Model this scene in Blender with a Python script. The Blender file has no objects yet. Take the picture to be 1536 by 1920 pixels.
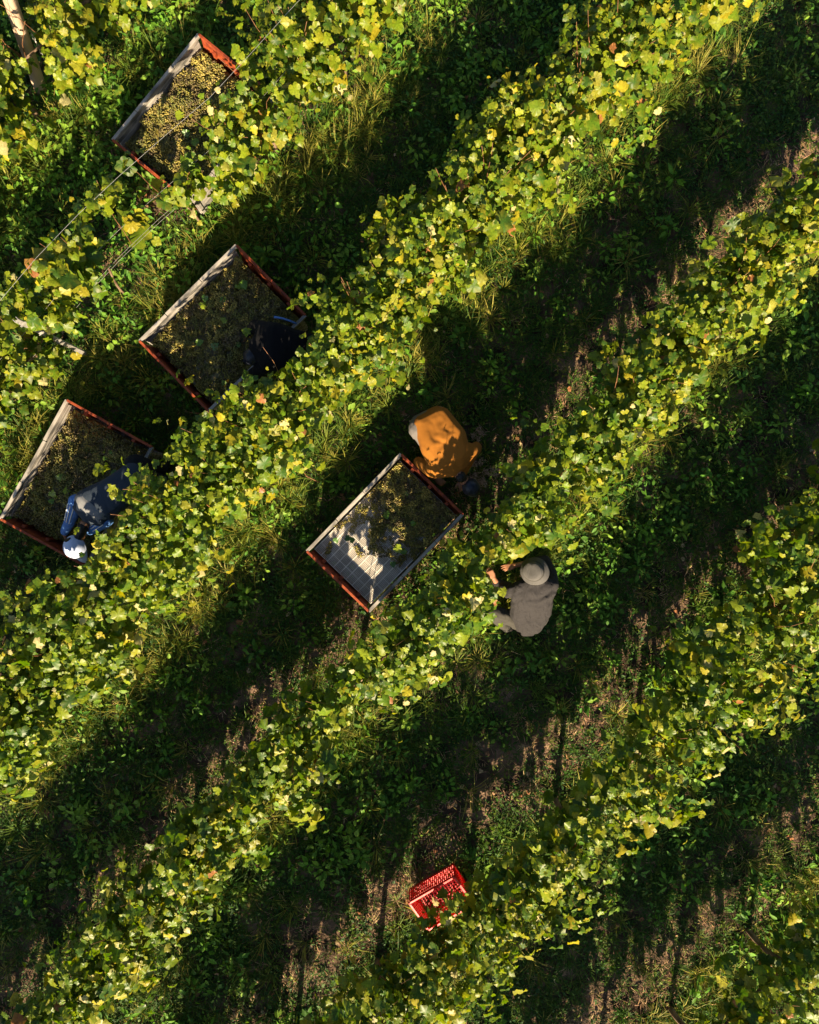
import bpy, bmesh, math, random
import numpy as np
from mathutils import Vector, Matrix, noise

# ------------------------------------------------------------------ camera, sky, sun, exposure
SC = bpy.context.scene
COL = SC.collection
CAM_H = 9.0
S0 = 160.0            # photo pixels per metre on the ground under the camera
cam = bpy.data.cameras.new("Camera")
cam.sensor_fit = 'HORIZONTAL'
cam.sensor_width = 36
cam.lens = 18.0 / ((768.0 / S0) / CAM_H)
cam.clip_end = 2000
camo = bpy.data.objects.new("Camera", cam)
camo.location = (0, 0, CAM_H)
camo.rotation_euler = (0, 0, 0)
COL.objects.link(camo)
SC.camera = camo

SUN_EL = math.radians(31.5)
SHADOW_AZ = math.radians(7)       # shadows run up the picture and this much to the right
world = bpy.data.worlds.new("World")
SC.world = world
world.use_nodes = True
wn = world.node_tree
wn.nodes.clear()
wo = wn.nodes.new("ShaderNodeOutputWorld")
bg = wn.nodes.new("ShaderNodeBackground")
sky = wn.nodes.new("ShaderNodeTexSky")
sky.sky_type = 'NISHITA'
sky.sun_disc = False
sky.sun_elevation = SUN_EL
sky.sun_rotation = math.pi + SHADOW_AZ
sky.air_density = 1.0
sky.dust_density = 1.0
bg.inputs["Strength"].default_value = 0.05
wn.links.new(sky.outputs[0], bg.inputs[0])
wn.links.new(bg.outputs[0], wo.inputs[0])

sl = bpy.data.lights.new("sun", 'SUN')
sl.energy = 5.0
sl.angle = math.radians(0.5)
sl.color = (1.0, 0.81, 0.53)
so = bpy.data.objects.new("sun", sl)
trav = Vector((math.sin(SHADOW_AZ) * math.cos(SUN_EL), math.cos(SHADOW_AZ) * math.cos(SUN_EL), -math.sin(SUN_EL)))
so.rotation_euler = trav.to_track_quat('-Z', 'Y').to_euler()
so.location = (0, -20, 20)
COL.objects.link(so)

SC.view_settings.view_transform = 'Standard'
SC.view_settings.look = 'None'
SC.view_settings.exposure = 1.52
SC.view_settings.gamma = 1.0
SC.render.engine = 'CYCLES'
SC.cycles.max_bounces = 6
SC.cycles.diffuse_bounces = 3
SC.cycles.transmission_bounces = 4

R = np.random.default_rng(7)
random.seed(7)

def P(px, py, z=0.0):
    """where a point of the photo lies in the world, at height z"""
    k = (CAM_H - z) / CAM_H / S0
    return Vector(((px - 768) * k, (960 - py) * k, z))

# ------------------------------------------------------------------ materials
def new_mat(name):
    m = bpy.data.materials.new(name)
    m.use_nodes = True
    nt = m.node_tree
    b = nt.nodes["Principled BSDF"]
    return m, nt, b

def noise_mat(name, c1, c2, scale=8.0, rough=0.8, bump=0.3, bscale=None, detail=6, metallic=0.0, spec=0.3, coord='Object', stretch=None, bdist=0.01, c3=None):
    m, nt, b = new_mat(name)
    tc = nt.nodes.new("ShaderNodeTexCoord")
    src = tc.outputs[coord]
    if stretch:
        mp = nt.nodes.new("ShaderNodeMapping")
        mp.inputs["Scale"].default_value = stretch
        nt.links.new(src, mp.inputs[0]); src = mp.outputs[0]
    n = nt.nodes.new("ShaderNodeTexNoise")
    n.inputs["Scale"].default_value = scale
    n.inputs["Detail"].default_value = detail
    nt.links.new(src, n.inputs["Vector"])
    r = nt.nodes.new("ShaderNodeValToRGB")
    r.color_ramp.elements[0].position = 0.35
    r.color_ramp.elements[1].position = 0.68
    r.color_ramp.elements[0].color = (*c1, 1)
    r.color_ramp.elements[1].color = (*c2, 1)
    if c3:
        e = r.color_ramp.elements.new(0.5); e.color = (*c3, 1)
    nt.links.new(n.outputs["Fac"], r.inputs[0])
    nt.links.new(r.outputs[0], b.inputs["Base Color"])
    b.inputs["Roughness"].default_value = rough
    b.inputs["Metallic"].default_value = metallic
    b.inputs["Specular IOR Level"].default_value = spec
    if bump:
        n2 = nt.nodes.new("ShaderNodeTexNoise")
        n2.inputs["Scale"].default_value = bscale or scale * 4
        n2.inputs["Detail"].default_value = 5
        nt.links.new(src, n2.inputs["Vector"])
        bp = nt.nodes.new("ShaderNodeBump")
        bp.inputs["Strength"].default_value = bump
        bp.inputs["Distance"].default_value = bdist
        nt.links.new(n2.outputs["Fac"], bp.inputs["Height"])
        nt.links.new(bp.outputs[0], b.inputs["Normal"])
    return m

def leaf_mat(name, trans=0.35, rough=0.45, spec=0.4, tmul=(1.25, 1.25, 0.5)):
    """colour of each leaf comes from its own 'tint'"""
    m, nt, b = new_mat(name)
    a = nt.nodes.new("ShaderNodeAttribute"); a.attribute_name = "tint"
    tc = nt.nodes.new("ShaderNodeTexCoord")
    n = nt.nodes.new("ShaderNodeTexNoise"); n.inputs["Scale"].default_value = 60; n.inputs["Detail"].default_value = 3
    nt.links.new(tc.outputs["Object"], n.inputs["Vector"])
    mr = nt.nodes.new("ShaderNodeMapRange")
    mr.inputs["From Min"].default_value = 0.3; mr.inputs["From Max"].default_value = 0.7
    mr.inputs["To Min"].default_value = 0.72; mr.inputs["To Max"].default_value = 1.25
    nt.links.new(n.outputs["Fac"], mr.inputs[0])
    vm = nt.nodes.new("ShaderNodeVectorMath"); vm.operation = 'SCALE'
    nt.links.new(a.outputs["Color"], vm.inputs[0]); nt.links.new(mr.outputs[0], vm.inputs["Scale"])
    nt.links.new(vm.outputs[0], b.inputs["Base Color"])
    b.inputs["Roughness"].default_value = rough
    b.inputs["Specular IOR Level"].default_value = spec
    t = nt.nodes.new("ShaderNodeBsdfTranslucent")
    vt = nt.nodes.new("ShaderNodeVectorMath"); vt.operation = 'MULTIPLY'
    vt.inputs[1].default_value = tmul
    nt.links.new(vm.outputs[0], vt.inputs[0]); nt.links.new(vt.outputs[0], t.inputs[0])
    mx = nt.nodes.new("ShaderNodeMixShader"); mx.inputs[0].default_value = trans
    nt.links.new(b.outputs[0], mx.inputs[1]); nt.links.new(t.outputs[0], mx.inputs[2])
    nt.links.new(mx.outputs[0], nt.nodes["Material Output"].inputs[0])
    return m

M = {}
M['soil'] = noise_mat('soil', (0.03, 0.020, 0.014), (0.24, 0.155, 0.105), 3.0, 0.95, 1.0, 40, detail=10, spec=0.1, bdist=0.03, c3=(0.09, 0.060, 0.042))
M['vine_leaf'] = leaf_mat('vine_leaf', 0.36, 0.42, 0.30, (1.35, 1.45, 0.25))
M['grass'] = leaf_mat('grass_blade', 0.25, 0.55, 0.2)
M['weed_leaf'] = leaf_mat('weed_leaf', 0.25, 0.55, 0.22)
M['litter'] = leaf_mat('dry_litter', 0.1, 0.85, 0.15, (1, 1, 1))
M['bark'] = noise_mat('vine_bark', (0.09, 0.055, 0.035), (0.32, 0.22, 0.15), 14, 0.9, 1.0, 60, stretch=(1, 1, 0.25), spec=0.15)
M['cane'] = noise_mat('vine_cane', (0.13, 0.05, 0.025), (0.28, 0.14, 0.06), 20, 0.6, 0.2)
M['wood_post'] = noise_mat('weathered_post', (0.40, 0.28, 0.20), (0.62, 0.47, 0.34), 9, 0.85, 0.7, 30, stretch=(1, 1, 0.15), spec=0.15)
M['metal_post'] = noise_mat('galvanised_post', (0.30, 0.28, 0.26), (0.55, 0.52, 0.49), 14, 0.55, 0.3, metallic=0.3)
M['wire'] = noise_mat('trellis_wire', (0.45, 0.43, 0.40), (0.62, 0.6, 0.57), 30, 0.4, 0, metallic=0.6)
M['grey_plastic'] = noise_mat('weathered_grey_plastic', (0.10, 0.095, 0.09), (0.46, 0.42, 0.38), 11, 0.7, 0.35, 50, stretch=(0.35, 1, 1), c3=(0.30, 0.275, 0.25))
M['grid'] = noise_mat('pale_grid', (0.42, 0.38, 0.34), (0.68, 0.62, 0.55), 5, 0.6, 0.1)
M['rib'] = noise_mat('pale_rib', (0.62, 0.58, 0.52), (0.82, 0.77, 0.70), 6, 0.6, 0.1)
M['red_steel'] = noise_mat('rusty_red_paint', (0.13, 0.026, 0.012), (0.34, 0.078, 0.022), 14, 0.6, 0.3, 45, c3=(0.25, 0.045, 0.016))
M['under'] = noise_mat('dark_drip_tray', (0.07, 0.07, 0.06), (0.13, 0.125, 0.11), 8, 0.7, 0.2)
M['stem'] = noise_mat('green_stem', (0.09, 0.10, 0.02), (0.16, 0.15, 0.04), 15, 0.7, 0)
M['seed'] = noise_mat('dry_seed_heads', (0.22, 0.13, 0.09), (0.50, 0.36, 0.27), 40, 0.9, 0.2)
M['crate'] = noise_mat('red_crate_plastic', (0.62, 0.005, 0.006), (0.85, 0.008, 0.010), 5, 0.35, 0.1, spec=0.5)
M['skin'] = noise_mat('tanned_skin', (0.30, 0.13, 0.07), (0.42, 0.20, 0.11), 12, 0.55, 0.15, 90, spec=0.35)
M['hair'] = noise_mat('black_hair', (0.008, 0.007, 0.007), (0.025, 0.022, 0.02), 60, 0.4, 0.6, 120, stretch=(1, 1, 0.2))
M['eye'] = noise_mat('eye_white', (0.6, 0.58, 0.55), (0.7, 0.68, 0.65), 5, 0.2, 0)
M['rubber'] = noise_mat('boot_rubber', (0.02, 0.018, 0.016), (0.06, 0.05, 0.045), 12, 0.7, 0.3)

def grape_mat():
    m, nt, b = new_mat('green_gold_grape')
    a = nt.nodes.new("ShaderNodeAttribute"); a.attribute_name = "tint"
    nt.links.new(a.outputs["Color"], b.inputs["Base Color"])
    b.inputs["Roughness"].default_value = 0.38
    b.inputs["Subsurface Weight"].default_value = 0.0
    b.inputs["Specular IOR Level"].default_value = 0.45
    return m
M['grape'] = grape_mat()

def cloth_mat(name, c1, c2, rough=0.9, fold=0.6, fscale=9, stretch=(1, 0.35, 1), rot=0.6, weave=0.15):
    m, nt, b = new_mat(name)
    tc = nt.nodes.new("ShaderNodeTexCoord")
    mp = nt.nodes.new("ShaderNodeMapping")
    mp.inputs["Rotation"].default_value = (0, 0, rot)
    mp.inputs["Scale"].default_value = stretch
    nt.links.new(tc.outputs["Object"], mp.inputs[0])
    n = nt.nodes.new("ShaderNodeTexNoise"); n.inputs["Scale"].default_value = fscale; n.inputs["Detail"].default_value = 3
    n.inputs["Distortion"].default_value = 0.6
    nt.links.new(mp.outputs[0], n.inputs["Vector"])
    n2 = nt.nodes.new("ShaderNodeTexNoise"); n2.inputs["Scale"].default_value = 220; n2.inputs["Detail"].default_value = 2
    nt.links.new(tc.outputs["Object"], n2.inputs["Vector"])
    n3 = nt.nodes.new("ShaderNodeTexNoise"); n3.inputs["Scale"].default_value = 5; n3.inputs["Detail"].default_value = 5
    nt.links.new(tc.outputs["Object"], n3.inputs["Vector"])
    mx = nt.nodes.new("ShaderNodeMix"); mx.data_type = 'RGBA'
    mx.inputs[6].default_value = (*c1, 1); mx.inputs[7].default_value = (*c2, 1)
    nt.links.new(n3.outputs["Fac"], mx.inputs[0]); nt.links.new(mx.outputs[2], b.inputs["Base Color"])
    b1 = nt.nodes.new("ShaderNodeBump"); b1.inputs["Strength"].default_value = fold; b1.inputs["Distance"].default_value = 0.04
    nt.links.new(n.outputs["Fac"], b1.inputs["Height"])
    b2 = nt.nodes.new("ShaderNodeBump"); b2.inputs["Strength"].default_value = weave; b2.inputs["Distance"].default_value = 0.002
    nt.links.new(n2.outputs["Fac"], b2.inputs["Height"]); nt.links.new(b1.outputs[0], b2.inputs["Normal"])
    nt.links.new(b2.outputs[0], b.inputs["Normal"])
    b.inputs["Roughness"].default_value = rough
    b.inputs["Specular IOR Level"].default_value = 0.15
    b.inputs["Sheen Weight"].default_value = 0.02
    return m
M['grey_shirt'] = cloth_mat('grey_cotton', (0.030, 0.028, 0.030), (0.042, 0.039, 0.041), fold=0.9, fscale=14, rot=0.9)
M['grey_hat'] = cloth_mat('grey_canvas_hat', (0.075, 0.072, 0.072), (0.13, 0.124, 0.120), fold=0.4, fscale=16)
M['khaki'] = cloth_mat('faded_khaki', (0.048, 0.045, 0.040), (0.066, 0.062, 0.055), fold=0.8, fscale=12)
M['orange'] = cloth_mat('orange_knit', (0.25, 0.092, 0.012), (0.31, 0.12, 0.018), fold=0.35, fscale=6)
M['jeans'] = cloth_mat('grey_denim', (0.11, 0.10, 0.10), (0.17, 0.155, 0.15), fold=0.5)
M['navy'] = cloth_mat('navy_jacket', (0.022, 0.033, 0.052), (0.035, 0.048, 0.07), fold=0.5, rough=0.6)
M['lit_navy'] = cloth_mat('lit_navy_jacket', (0.15, 0.155, 0.17), (0.19, 0.195, 0.205), fold=0.4, rough=0.7)
M['blue'] = cloth_mat('blue_sleeve', (0.05, 0.15, 0.42), (0.12, 0.24, 0.55), fold=0.6, rough=0.6)
M['black'] = cloth_mat('black_cotton', (0.004, 0.004, 0.005), (0.008, 0.008, 0.010), fold=0.5)
M['black_pants'] = cloth_mat('black_trousers', (0.006, 0.007, 0.009), (0.014, 0.015, 0.018), fold=0.5)
M['white_cap'] = cloth_mat('white_cap', (0.42, 0.52, 0.80), (0.60, 0.66, 0.86), fold=0.3, fscale=10)
M['white_trim'] = cloth_mat('white_trim', (0.62, 0.60, 0.58), (0.72, 0.70, 0.68), fold=0.1)

# ------------------------------------------------------------------ object helpers
def tag(o, label=None, cat=None, group=None, kind=None):
    if label: o['label'] = label
    if cat: o['category'] = cat
    if group: o['group'] = group
    if kind: o['kind'] = kind
    return o

def empty(name, loc, rz=0.0):
    o = bpy.data.objects.new(name, None)
    o.location = loc
    o.rotation_euler = (0, 0, rz)
    o.empty_display_size = 0.2
    COL.objects.link(o)
    return o

def link(name, me, mat, parent=None):
    o = bpy.data.objects.new(name, me)
    if mat is not None:
        me.materials.clear(); me.materials.append(mat)
    COL.objects.link(o)
    if parent is not None:
        o.parent = parent
    return o

def arr_mesh(name, V, F, tint=None, smooth=True):
    """V (n,3), F (m,3) triangles, tint (n,3) -> mesh"""
    V = np.asarray(V, dtype=np.float32).reshape(-1, 3)
    F = np.asarray(F, dtype=np.int32)
    k = F.shape[1]
    me = bpy.data.meshes.new(name)
    me.vertices.add(len(V)); me.vertices.foreach_set("co", V.ravel())
    me.loops.add(F.size); me.loops.foreach_set("vertex_index", F.ravel())
    me.polygons.add(len(F))
    me.polygons.foreach_set("loop_start", np.arange(0, F.size, k, dtype=np.int32))
    me.polygons.foreach_set("loop_total", np.full(len(F), k, dtype=np.int32))
    me.polygons.foreach_set("use_smooth", np.full(len(F), smooth, dtype=bool))
    me.update(calc_edges=True)
    if tint is not None:
        a = me.color_attributes.new("tint", 'FLOAT_COLOR', 'POINT')
        c = np.ones((len(V), 4), dtype=np.float32); c[:, :3] = tint
        a.data.foreach_set("color", c.ravel())
    return me

def frames(nrm, up):
    """(n,3) normals and hint directions -> rotation matrices (n,3,3), columns x,y,z"""
    z = nrm / np.linalg.norm(nrm, axis=1, keepdims=True)
    y = up - (up * z).sum(1, keepdims=True) * z
    y /= np.linalg.norm(y, axis=1, keepdims=True) + 1e-9
    x = np.cross(y, z)
    return np.stack([x, y, z], axis=2)

# ---- the vine leaf: five lobes round a midrib
_half = [(0.0, 0.0), (0.10, -0.10), (0.26, -0.13), (0.40, -0.02), (0.41, 0.09), (0.53, 0.20), (0.50, 0.36), (0.41, 0.44),
         (0.36, 0.50), (0.34, 0.64), (0.17, 0.76)]
_out = _half + [(0.0, 0.95)] + [(-x, y) for x, y in reversed(_half[1:])]
LEAF = np.array([(0.0, 0.32)] + _out, dtype=np.float32)
LEAF_F = np.array([(0, i, i % (len(LEAF) - 1) + 1) for i in range(1, len(LEAF))], dtype=np.int32)

def leaves(pos, nrm, up, size, col, edge_col=None, curl=None):
    n = len(pos)
    k = len(LEAF)
    Fm = frames(nrm, up)
    lx = LEAF[None, :, 0] * R.uniform(0.85, 1.12, (n, 1))
    ly = LEAF[None, :, 1] - 0.32
    ly = np.repeat(ly, n, 0)
    fold = R.uniform(-0.3, 1.0, (n, 1)) if curl is None else curl
    droop = R.uniform(-0.2, 1.1, (n, 1))
    wob = R.normal(0, 0.07, (n, k)); wob[:, 0] = 0
    lz = -droop * ly * ly * 0.9 - np.abs(lx) ** 1.5 * fold * 0.8 + wob
    L = np.stack([lx, ly, lz], axis=2) * size[:, None, None]
    V = np.einsum('nij,nkj->nki', Fm, L) + pos[:, None, :]
    F = (LEAF_F[None] + (np.arange(n) * k)[:, None, None]).reshape(-1, 3)
    c = np.repeat(col[:, None, :], k, 1)
    if edge_col is not None:
        w = R.uniform(0, 1, (n, k, 1)) ** 2 * edge_col[:, None, None] if edge_col.ndim == 1 else 0
        w[:, 0] = 0
        c = c * (1 - w) + np.array([0.32, 0.25, 0.02]) * w
    c = c * R.uniform(0.9, 1.12, (n, k, 1))
    return V.reshape(-1, 3), F, c.reshape(-1, 3)

def tube(path, r0, r1, nseg=7):
    """tapered tube through the points of path -> V, F (quads)"""
    pts = [Vector(p) for p in path]
    V, F = [], []
    n = len(pts)
    for i, p in enumerate(pts):
        d = (pts[min(i + 1, n - 1)] - pts[max(i - 1, 0)]).normalized()
        a = d.orthogonal().normalized() if i == 0 else (a - a.dot(d) * d).normalized()
        b = d.cross(a)
        r = r0 + (r1 - r0) * i / (n - 1)
        for k in range(nseg):
            t = 2 * math.pi * k / nseg
            V.append(p + (a * math.cos(t) + b * math.sin(t)) * r)
    for i in range(n - 1):
        for k in range(nseg):
            k2 = (k + 1) % nseg
            F.append((i * nseg + k, i * nseg + k2, (i + 1) * nseg + k2, (i + 1) * nseg + k))
    F.append(tuple(range(nseg))[::-1]); F.append(tuple((n - 1) * nseg + k for k in range(nseg)))
    return V, F

class MB:
    """collects shapes for ONE mesh"""
    def __init__(s): s.V = []; s.F = []
    def add(s, V, F):
        o = len(s.V); s.V += [tuple(v) for v in V]; s.F += [tuple(i + o for i in f) for f in F]; return s
    def tube(s, path, r0, r1=None, nseg=7): return s.add(*tube(path, r0, r0 if r1 is None else r1, nseg))
    def box(s, lo, hi, mtx=None):
        x0, y0, z0 = lo; x1, y1, z1 = hi
        V = [Vector(v) for v in ((x0, y0, z0), (x1, y0, z0), (x1, y1, z0), (x0, y1, z0), (x0, y0, z1), (x1, y0, z1), (x1, y1, z1), (x0, y1, z1))]
        if mtx is not None: V = [mtx @ v for v in V]
        return s.add(V, [(0, 3, 2, 1), (4, 5, 6, 7), (0, 1, 5, 4), (1, 2, 6, 5), (2, 3, 7, 6), (3, 0, 4, 7)])
    def build(s, name, mat, parent=None, smooth=False, bevel=0.0):
        me = bpy.data.meshes.new(name)
        me.from_pydata(s.V, [], s.F); me.update()
        if smooth:
            me.polygons.foreach_set("use_smooth", [True] * len(me.polygons))
        o = link(name, me, mat, parent)
        if bevel:
            bm = o.modifiers.new("bevel", 'BEVEL'); bm.width = bevel; bm.segments = 2; bm.limit_method = 'ANGLE'
        return o

# ------------------------------------------------------------------ the rows: lines of the canopy in the photo, taken at 1.4 m
ZR = 1.4
ROWS = {
 'Z': [(-330, 380), (-120, 160), (40, -10), (230, -190)],
 'A': [(-260, 880), (-120, 750), (0, 640), (110, 510), (210, 405), (320, 308), (430, 215), (560, 70), (700, -80)],
 'B': [(-170, 1520), (0, 1340), (150, 1175), (300, 1005), (450, 845), (600, 680), (750, 525), (900, 365), (1050, 205), (1195, 50), (1355, -120)],
 'C': [(-330, 2430), (-30, 2080), (150, 1865), (330, 1650), (490, 1470), (620, 1335), (740, 1235), (880, 1110), (1030, 935), (1150, 785), (1270, 650), (1400, 525), (1536, 395), (1700, 250)],
 'D': [(230, 2430), (600, 2050), (760, 1890), (900, 1775), (1050, 1640), (1200, 1485), (1330, 1345), (1430, 1230), (1536, 1105), (1720, 910)],
 'E': [(900, 2480), (1180, 2220), (1330, 2080), (1480, 1925), (1620, 1790), (1780, 1630)],
}
def row_world(key):
    return np.array([P(x, y, ZR)[:2] for x, y in ROWS[key]])
RW = {k: row_world(k) for k in ROWS}
def arclen(pts):
    return np.concatenate([[0], np.cumsum(np.linalg.norm(np.diff(pts, axis=0), axis=1))])
RL = {k: arclen(v) for k, v in RW.items()}
def row_at(k, s):
    x = np.interp(s, RL[k], RW[k][:, 0]); y = np.interp(s, RL[k], RW[k][:, 1])
    e = 0.4
    dx = np.interp(s + e, RL[k], RW[k][:, 0]) - np.interp(s - e, RL[k], RW[k][:, 0])
    dy = np.interp(s + e, RL[k], RW[k][:, 1]) - np.interp(s - e, RL[k], RW[k][:, 1])
    l = np.hypot(dx, dy) + 1e-9
    return x, y, dx / l, dy / l
def signed_dist(x, y):
    """distance to the nearest row, positive on its lower right side"""
    best = np.full(x.shape, 1e9); sg = np.zeros(x.shape)
    for k, pts in RW.items():
        for a, b in zip(pts[:-1], pts[1:]):
            d = b - a; L2 = (d ** 2).sum()
            t = np.clip(((x - a[0]) * d[0] + (y - a[1]) * d[1]) / L2, 0, 1)
            qx = a[0] + t * d[0] - x; qy = a[1] + t * d[1] - y
            dist = np.hypot(qx, qy)
            side = np.sign((x - a[0]) * d[1] - (y - a[1]) * d[0])
            m = dist < best
            best = np.where(m, dist, best); sg = np.where(m, side * dist, sg)
    return sg

def vnoise(x, y, sc, seed=0):
    """cheap smooth noise -1..1 from rotated sines"""
    v = 0; a = 1.0; tot = 0
    rr = np.random.default_rng(seed)
    for o in range(4):
        for _ in range(3):
            th = rr.uniform(0, math.pi); ph = rr.uniform(0, 6.28)
            f = sc * (1.9 ** o) * rr.uniform(0.8, 1.25)
            v = v + a * np.sin((x * math.cos(th) + y * math.sin(th)) * f + ph); tot += a * 0.55
        a *= 0.6
    return np.clip(v / tot, -1, 1)

# ------------------------------------------------------------------ ground
def ground():
    def axis(half, step):
        inner = np.arange(-half, half + 1e-6, step)
        outer = half + np.cumsum(1.45 ** np.arange(1, 15) * 0.6)
        return np.concatenate([-outer[::-1], inner, outer])
    xs, ys = axis(6.4, 0.07), axis(7.6, 0.07)
    X, Y = np.meshgrid(xs, ys)
    Z = vnoise(X, Y, 2.2, 3) * 0.022 + vnoise(X, Y, 11, 4) * 0.011
    Z *= (np.abs(X) < 7) & (np.abs(Y) < 8.2)
    Z = Z - 0.03
    V = np.stack([X, Y, Z], 2).reshape(-1, 3)
    w, h = len(xs), len(ys)
    i, j = np.meshgrid(np.arange(w - 1), np.arange(h - 1))
    a = (j * w + i).ravel()
    F = np.stack([a, a + 1, a + w + 1, a + w], 1)
    tag(link('ground', arr_mesh('ground', V, F), M['soil']), kind='structure')
ground()

# ------------------------------------------------------------------ ground cover
HX, HY = 5.5, 6.75
def blades(n_tuft, per, prob, L, W, cols, lean, spread, seed, z0=-0.01):
    """grass: prob(x,y)->0..1 keeps tufts"""
    r = np.random.default_rng(seed)
    tx = r.uniform(-HX, HX, n_tuft); ty = r.uniform(-HY, HY, n_tuft)
    keep = r.uniform(0, 1, n_tuft) < prob(tx, ty)
    tx, ty = tx[keep], ty[keep]
    n = len(tx) * per
    cx = np.repeat(tx, per); cy = np.repeat(ty, per)
    az = r.uniform(0, 2 * math.pi, n)
    rad = np.abs(r.normal(0, spread, n))
    bx = cx + np.cos(az) * rad; by = cy + np.sin(az) * rad
    az = az + r.normal(0, 0.6, n)
    ts = np.repeat(r.uniform(0.6, 1.25, len(tx)), per)
    ll = r.uniform(L[0], L[1], n) * ts; ww = r.uniform(W[0], W[1], n)
    el = np.clip(r.normal(lean, 0.3, n), 0.02, 1.5)        # rise of the lower half
    dx, dy = np.cos(az), np.sin(az)
    px, py = -dy, dx
    el2 = el - r.uniform(0.1, 0.95, n)
    m1x = bx + dx * ll * .5 * np.cos(el); m1y = by + dy * ll * .5 * np.cos(el); m1z = z0 + ll * .5 * np.sin(el)
    tpx = m1x + dx * ll * .5 * np.cos(el2); tpy = m1y + dy * ll * .5 * np.cos(el2)
    tpz = np.maximum(m1z + ll * .5 * np.sin(el2), 0.0)
    V = np.stack([np.stack([bx - px * ww * .4, by - py * ww * .4, np.full(n, z0)], 1),
                  np.stack([bx + px * ww * .4, by + py * ww * .4, np.full(n, z0)], 1),
                  np.stack([m1x - px * ww * .5, m1y - py * ww * .5, m1z], 1),
                  np.stack([m1x + px * ww * .5, m1y + py * ww * .5, m1z], 1),
                  np.stack([tpx, tpy, tpz], 1)], 1)
    F0 = np.array([(0, 1, 3), (0, 3, 2), (2, 3, 4)])
    F = (F0[None] + (np.arange(n) * 5)[:, None, None]).reshape(-1, 3)
    cols = np.array(cols)
    c = cols[r.integers(0, len(cols), len(tx))]
    c = np.repeat(c, per, 0) * r.uniform(0.65, 1.35, (n, 1))
    c = np.repeat(c[:, None], 5, 1).reshape(-1, 3)
    return V.reshape(-1, 3), F, c

WL = np.array([(0, 0, 0), (0.20, 0.22, 0.05), (0.24, 0.5, 0.05), (0.0, 1.0, -0.12), (-0.24, 0.5, 0.05), (-0.20, 0.22, 0.05), (0, 0.45, -0.02)])
WF = np.array([(6, 0, 1), (6, 1, 2), (6, 2, 3), (6, 3, 4), (6, 4, 5), (6, 5, 0)])
def weeds(n_pl, per, prob, size, height, cols, seed, spread=0.5):
    r = np.random.default_rng(seed)
    tx = r.uniform(-HX, HX, n_pl); ty = r.uniform(-HY, HY, n_pl)
    keep = r.uniform(0, 1, n_pl) < prob(tx, ty)
    tx, ty = tx[keep], ty[keep]
    n = len(tx) * per
    hh = np.repeat(r.uniform(height[0], height[1], len(tx)), per)
    ps = np.repeat(r.uniform(0.7, 1.3, len(tx)), per)
    q = r.uniform(0, 1, n)
    az = np.tile(np.arange(per) * 2.4, len(tx)) + r.normal(0, 0.4, n)
    rad = r.uniform(0, 1, n) * spread * hh + 0.005
    x = np.repeat(tx, per) + np.cos(az) * rad; y = np.repeat(ty, per) + np.sin(az) * rad
    z = hh * q
    pos = np.stack([x, y, z], 1)
    s = r.uniform(size[0], size[1], n) * ps
    up = np.stack([np.cos(az), np.sin(az), r.uniform(-0.5, 0.5, n)], 1)
    nrm = np.stack([np.cos(az) * .3, np.sin(az) * .3, np.ones(n)], 1) + r.normal(0, 0.45, (n, 3))
    Fm = frames(nrm, up)
    Lw = WL[None] * s[:, None, None] * np.stack([r.uniform(.7, 1.2, n), np.ones(n), np.ones(n)], 1)[:, None, :]
    V = np.einsum('nij,nkj->nki', Fm, Lw) + pos[:, None, :]
    F = (WF[None] + (np.arange(n) * 7)[:, None, None]).reshape(-1, 3)
    cols = np.array(cols)
    c = np.repeat(cols[r.integers(0, len(cols), len(tx))], per, 0) * r.uniform(0.7, 1.3, (n, 1))
    return V.reshape(-1, 3), F, np.repeat(c[:, None], 7, 1).reshape(-1, 3)

def merge(lst):
    Vs, Fs, Cs, o = [], [], [], 0
    for V, F, C in lst:
        Vs.append(V); Fs.append(F + o); Cs.append(C); o += len(V)
    return np.concatenate(Vs), np.concatenate(Fs), np.concatenate(Cs)

def bare(x, y):
    """1 where the worked, bare strip on the upper left of each row is"""
    d = signed_dist(x, y) + vnoise(x, y, 2.0, 11) * 0.22
    b = np.clip(1 - np.abs(d + 0.50) / (0.36 + 0.10 * ((x - y) > 0.5)), 0, 1)
    return np.clip(b * 1.6, 0, 1) * (0.62 + 0.38 * vnoise(x, y, 1.3, 12))
def foot(x, y):
    d = signed_dist(x, y) + vnoise(x, y, 2.4, 13) * 0.15
    return np.clip(1.4 - np.abs(d - 0.40) / 0.3, 0, 1)
GREENS = [(0.038, 0.10, 0.012), (0.07, 0.14, 0.014), (0.028, 0.08, 0.015), (0.12, 0.17, 0.02), (0.05, 0.12, 0.018)]
YGREENS = [(0.22, 0.22, 0.03), (0.28, 0.25, 0.05), (0.15, 0.19, 0.025), (0.10, 0.16, 0.02)]
W2 = [(0.11, 0.25, 0.02), (0.17, 0.29, 0.03), (0.07, 0.18, 0.02)]
STRAW = [(0.42, 0.26, 0.13), (0.52, 0.36, 0.20), (0.34, 0.20, 0.12), (0.44, 0.25, 0.15), (0.26, 0.22, 0.07)]
g1 = blades(34000, 14, lambda x, y: np.clip(0.85 - 0.72 * bare(x, y) + 0.3 * vnoise(x, y, 1.6, 21), 0.03, 1), (0.05, 0.14), (0.004, 0.008), GREENS, 0.75, 0.045, 31)
g2 = blades(9000, 26, lambda x, y: foot(x, y) * 0.95 + 0.06, (0.12, 0.34), (0.0045, 0.009), YGREENS * 2 + GREENS[:2], 0.95, 0.035, 32)
tag(link('grass', arr_mesh('grass', *merge([g1, g2])), M['grass']), 'green grass tufts between and under the vine rows', 'grass', kind='stuff')
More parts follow.
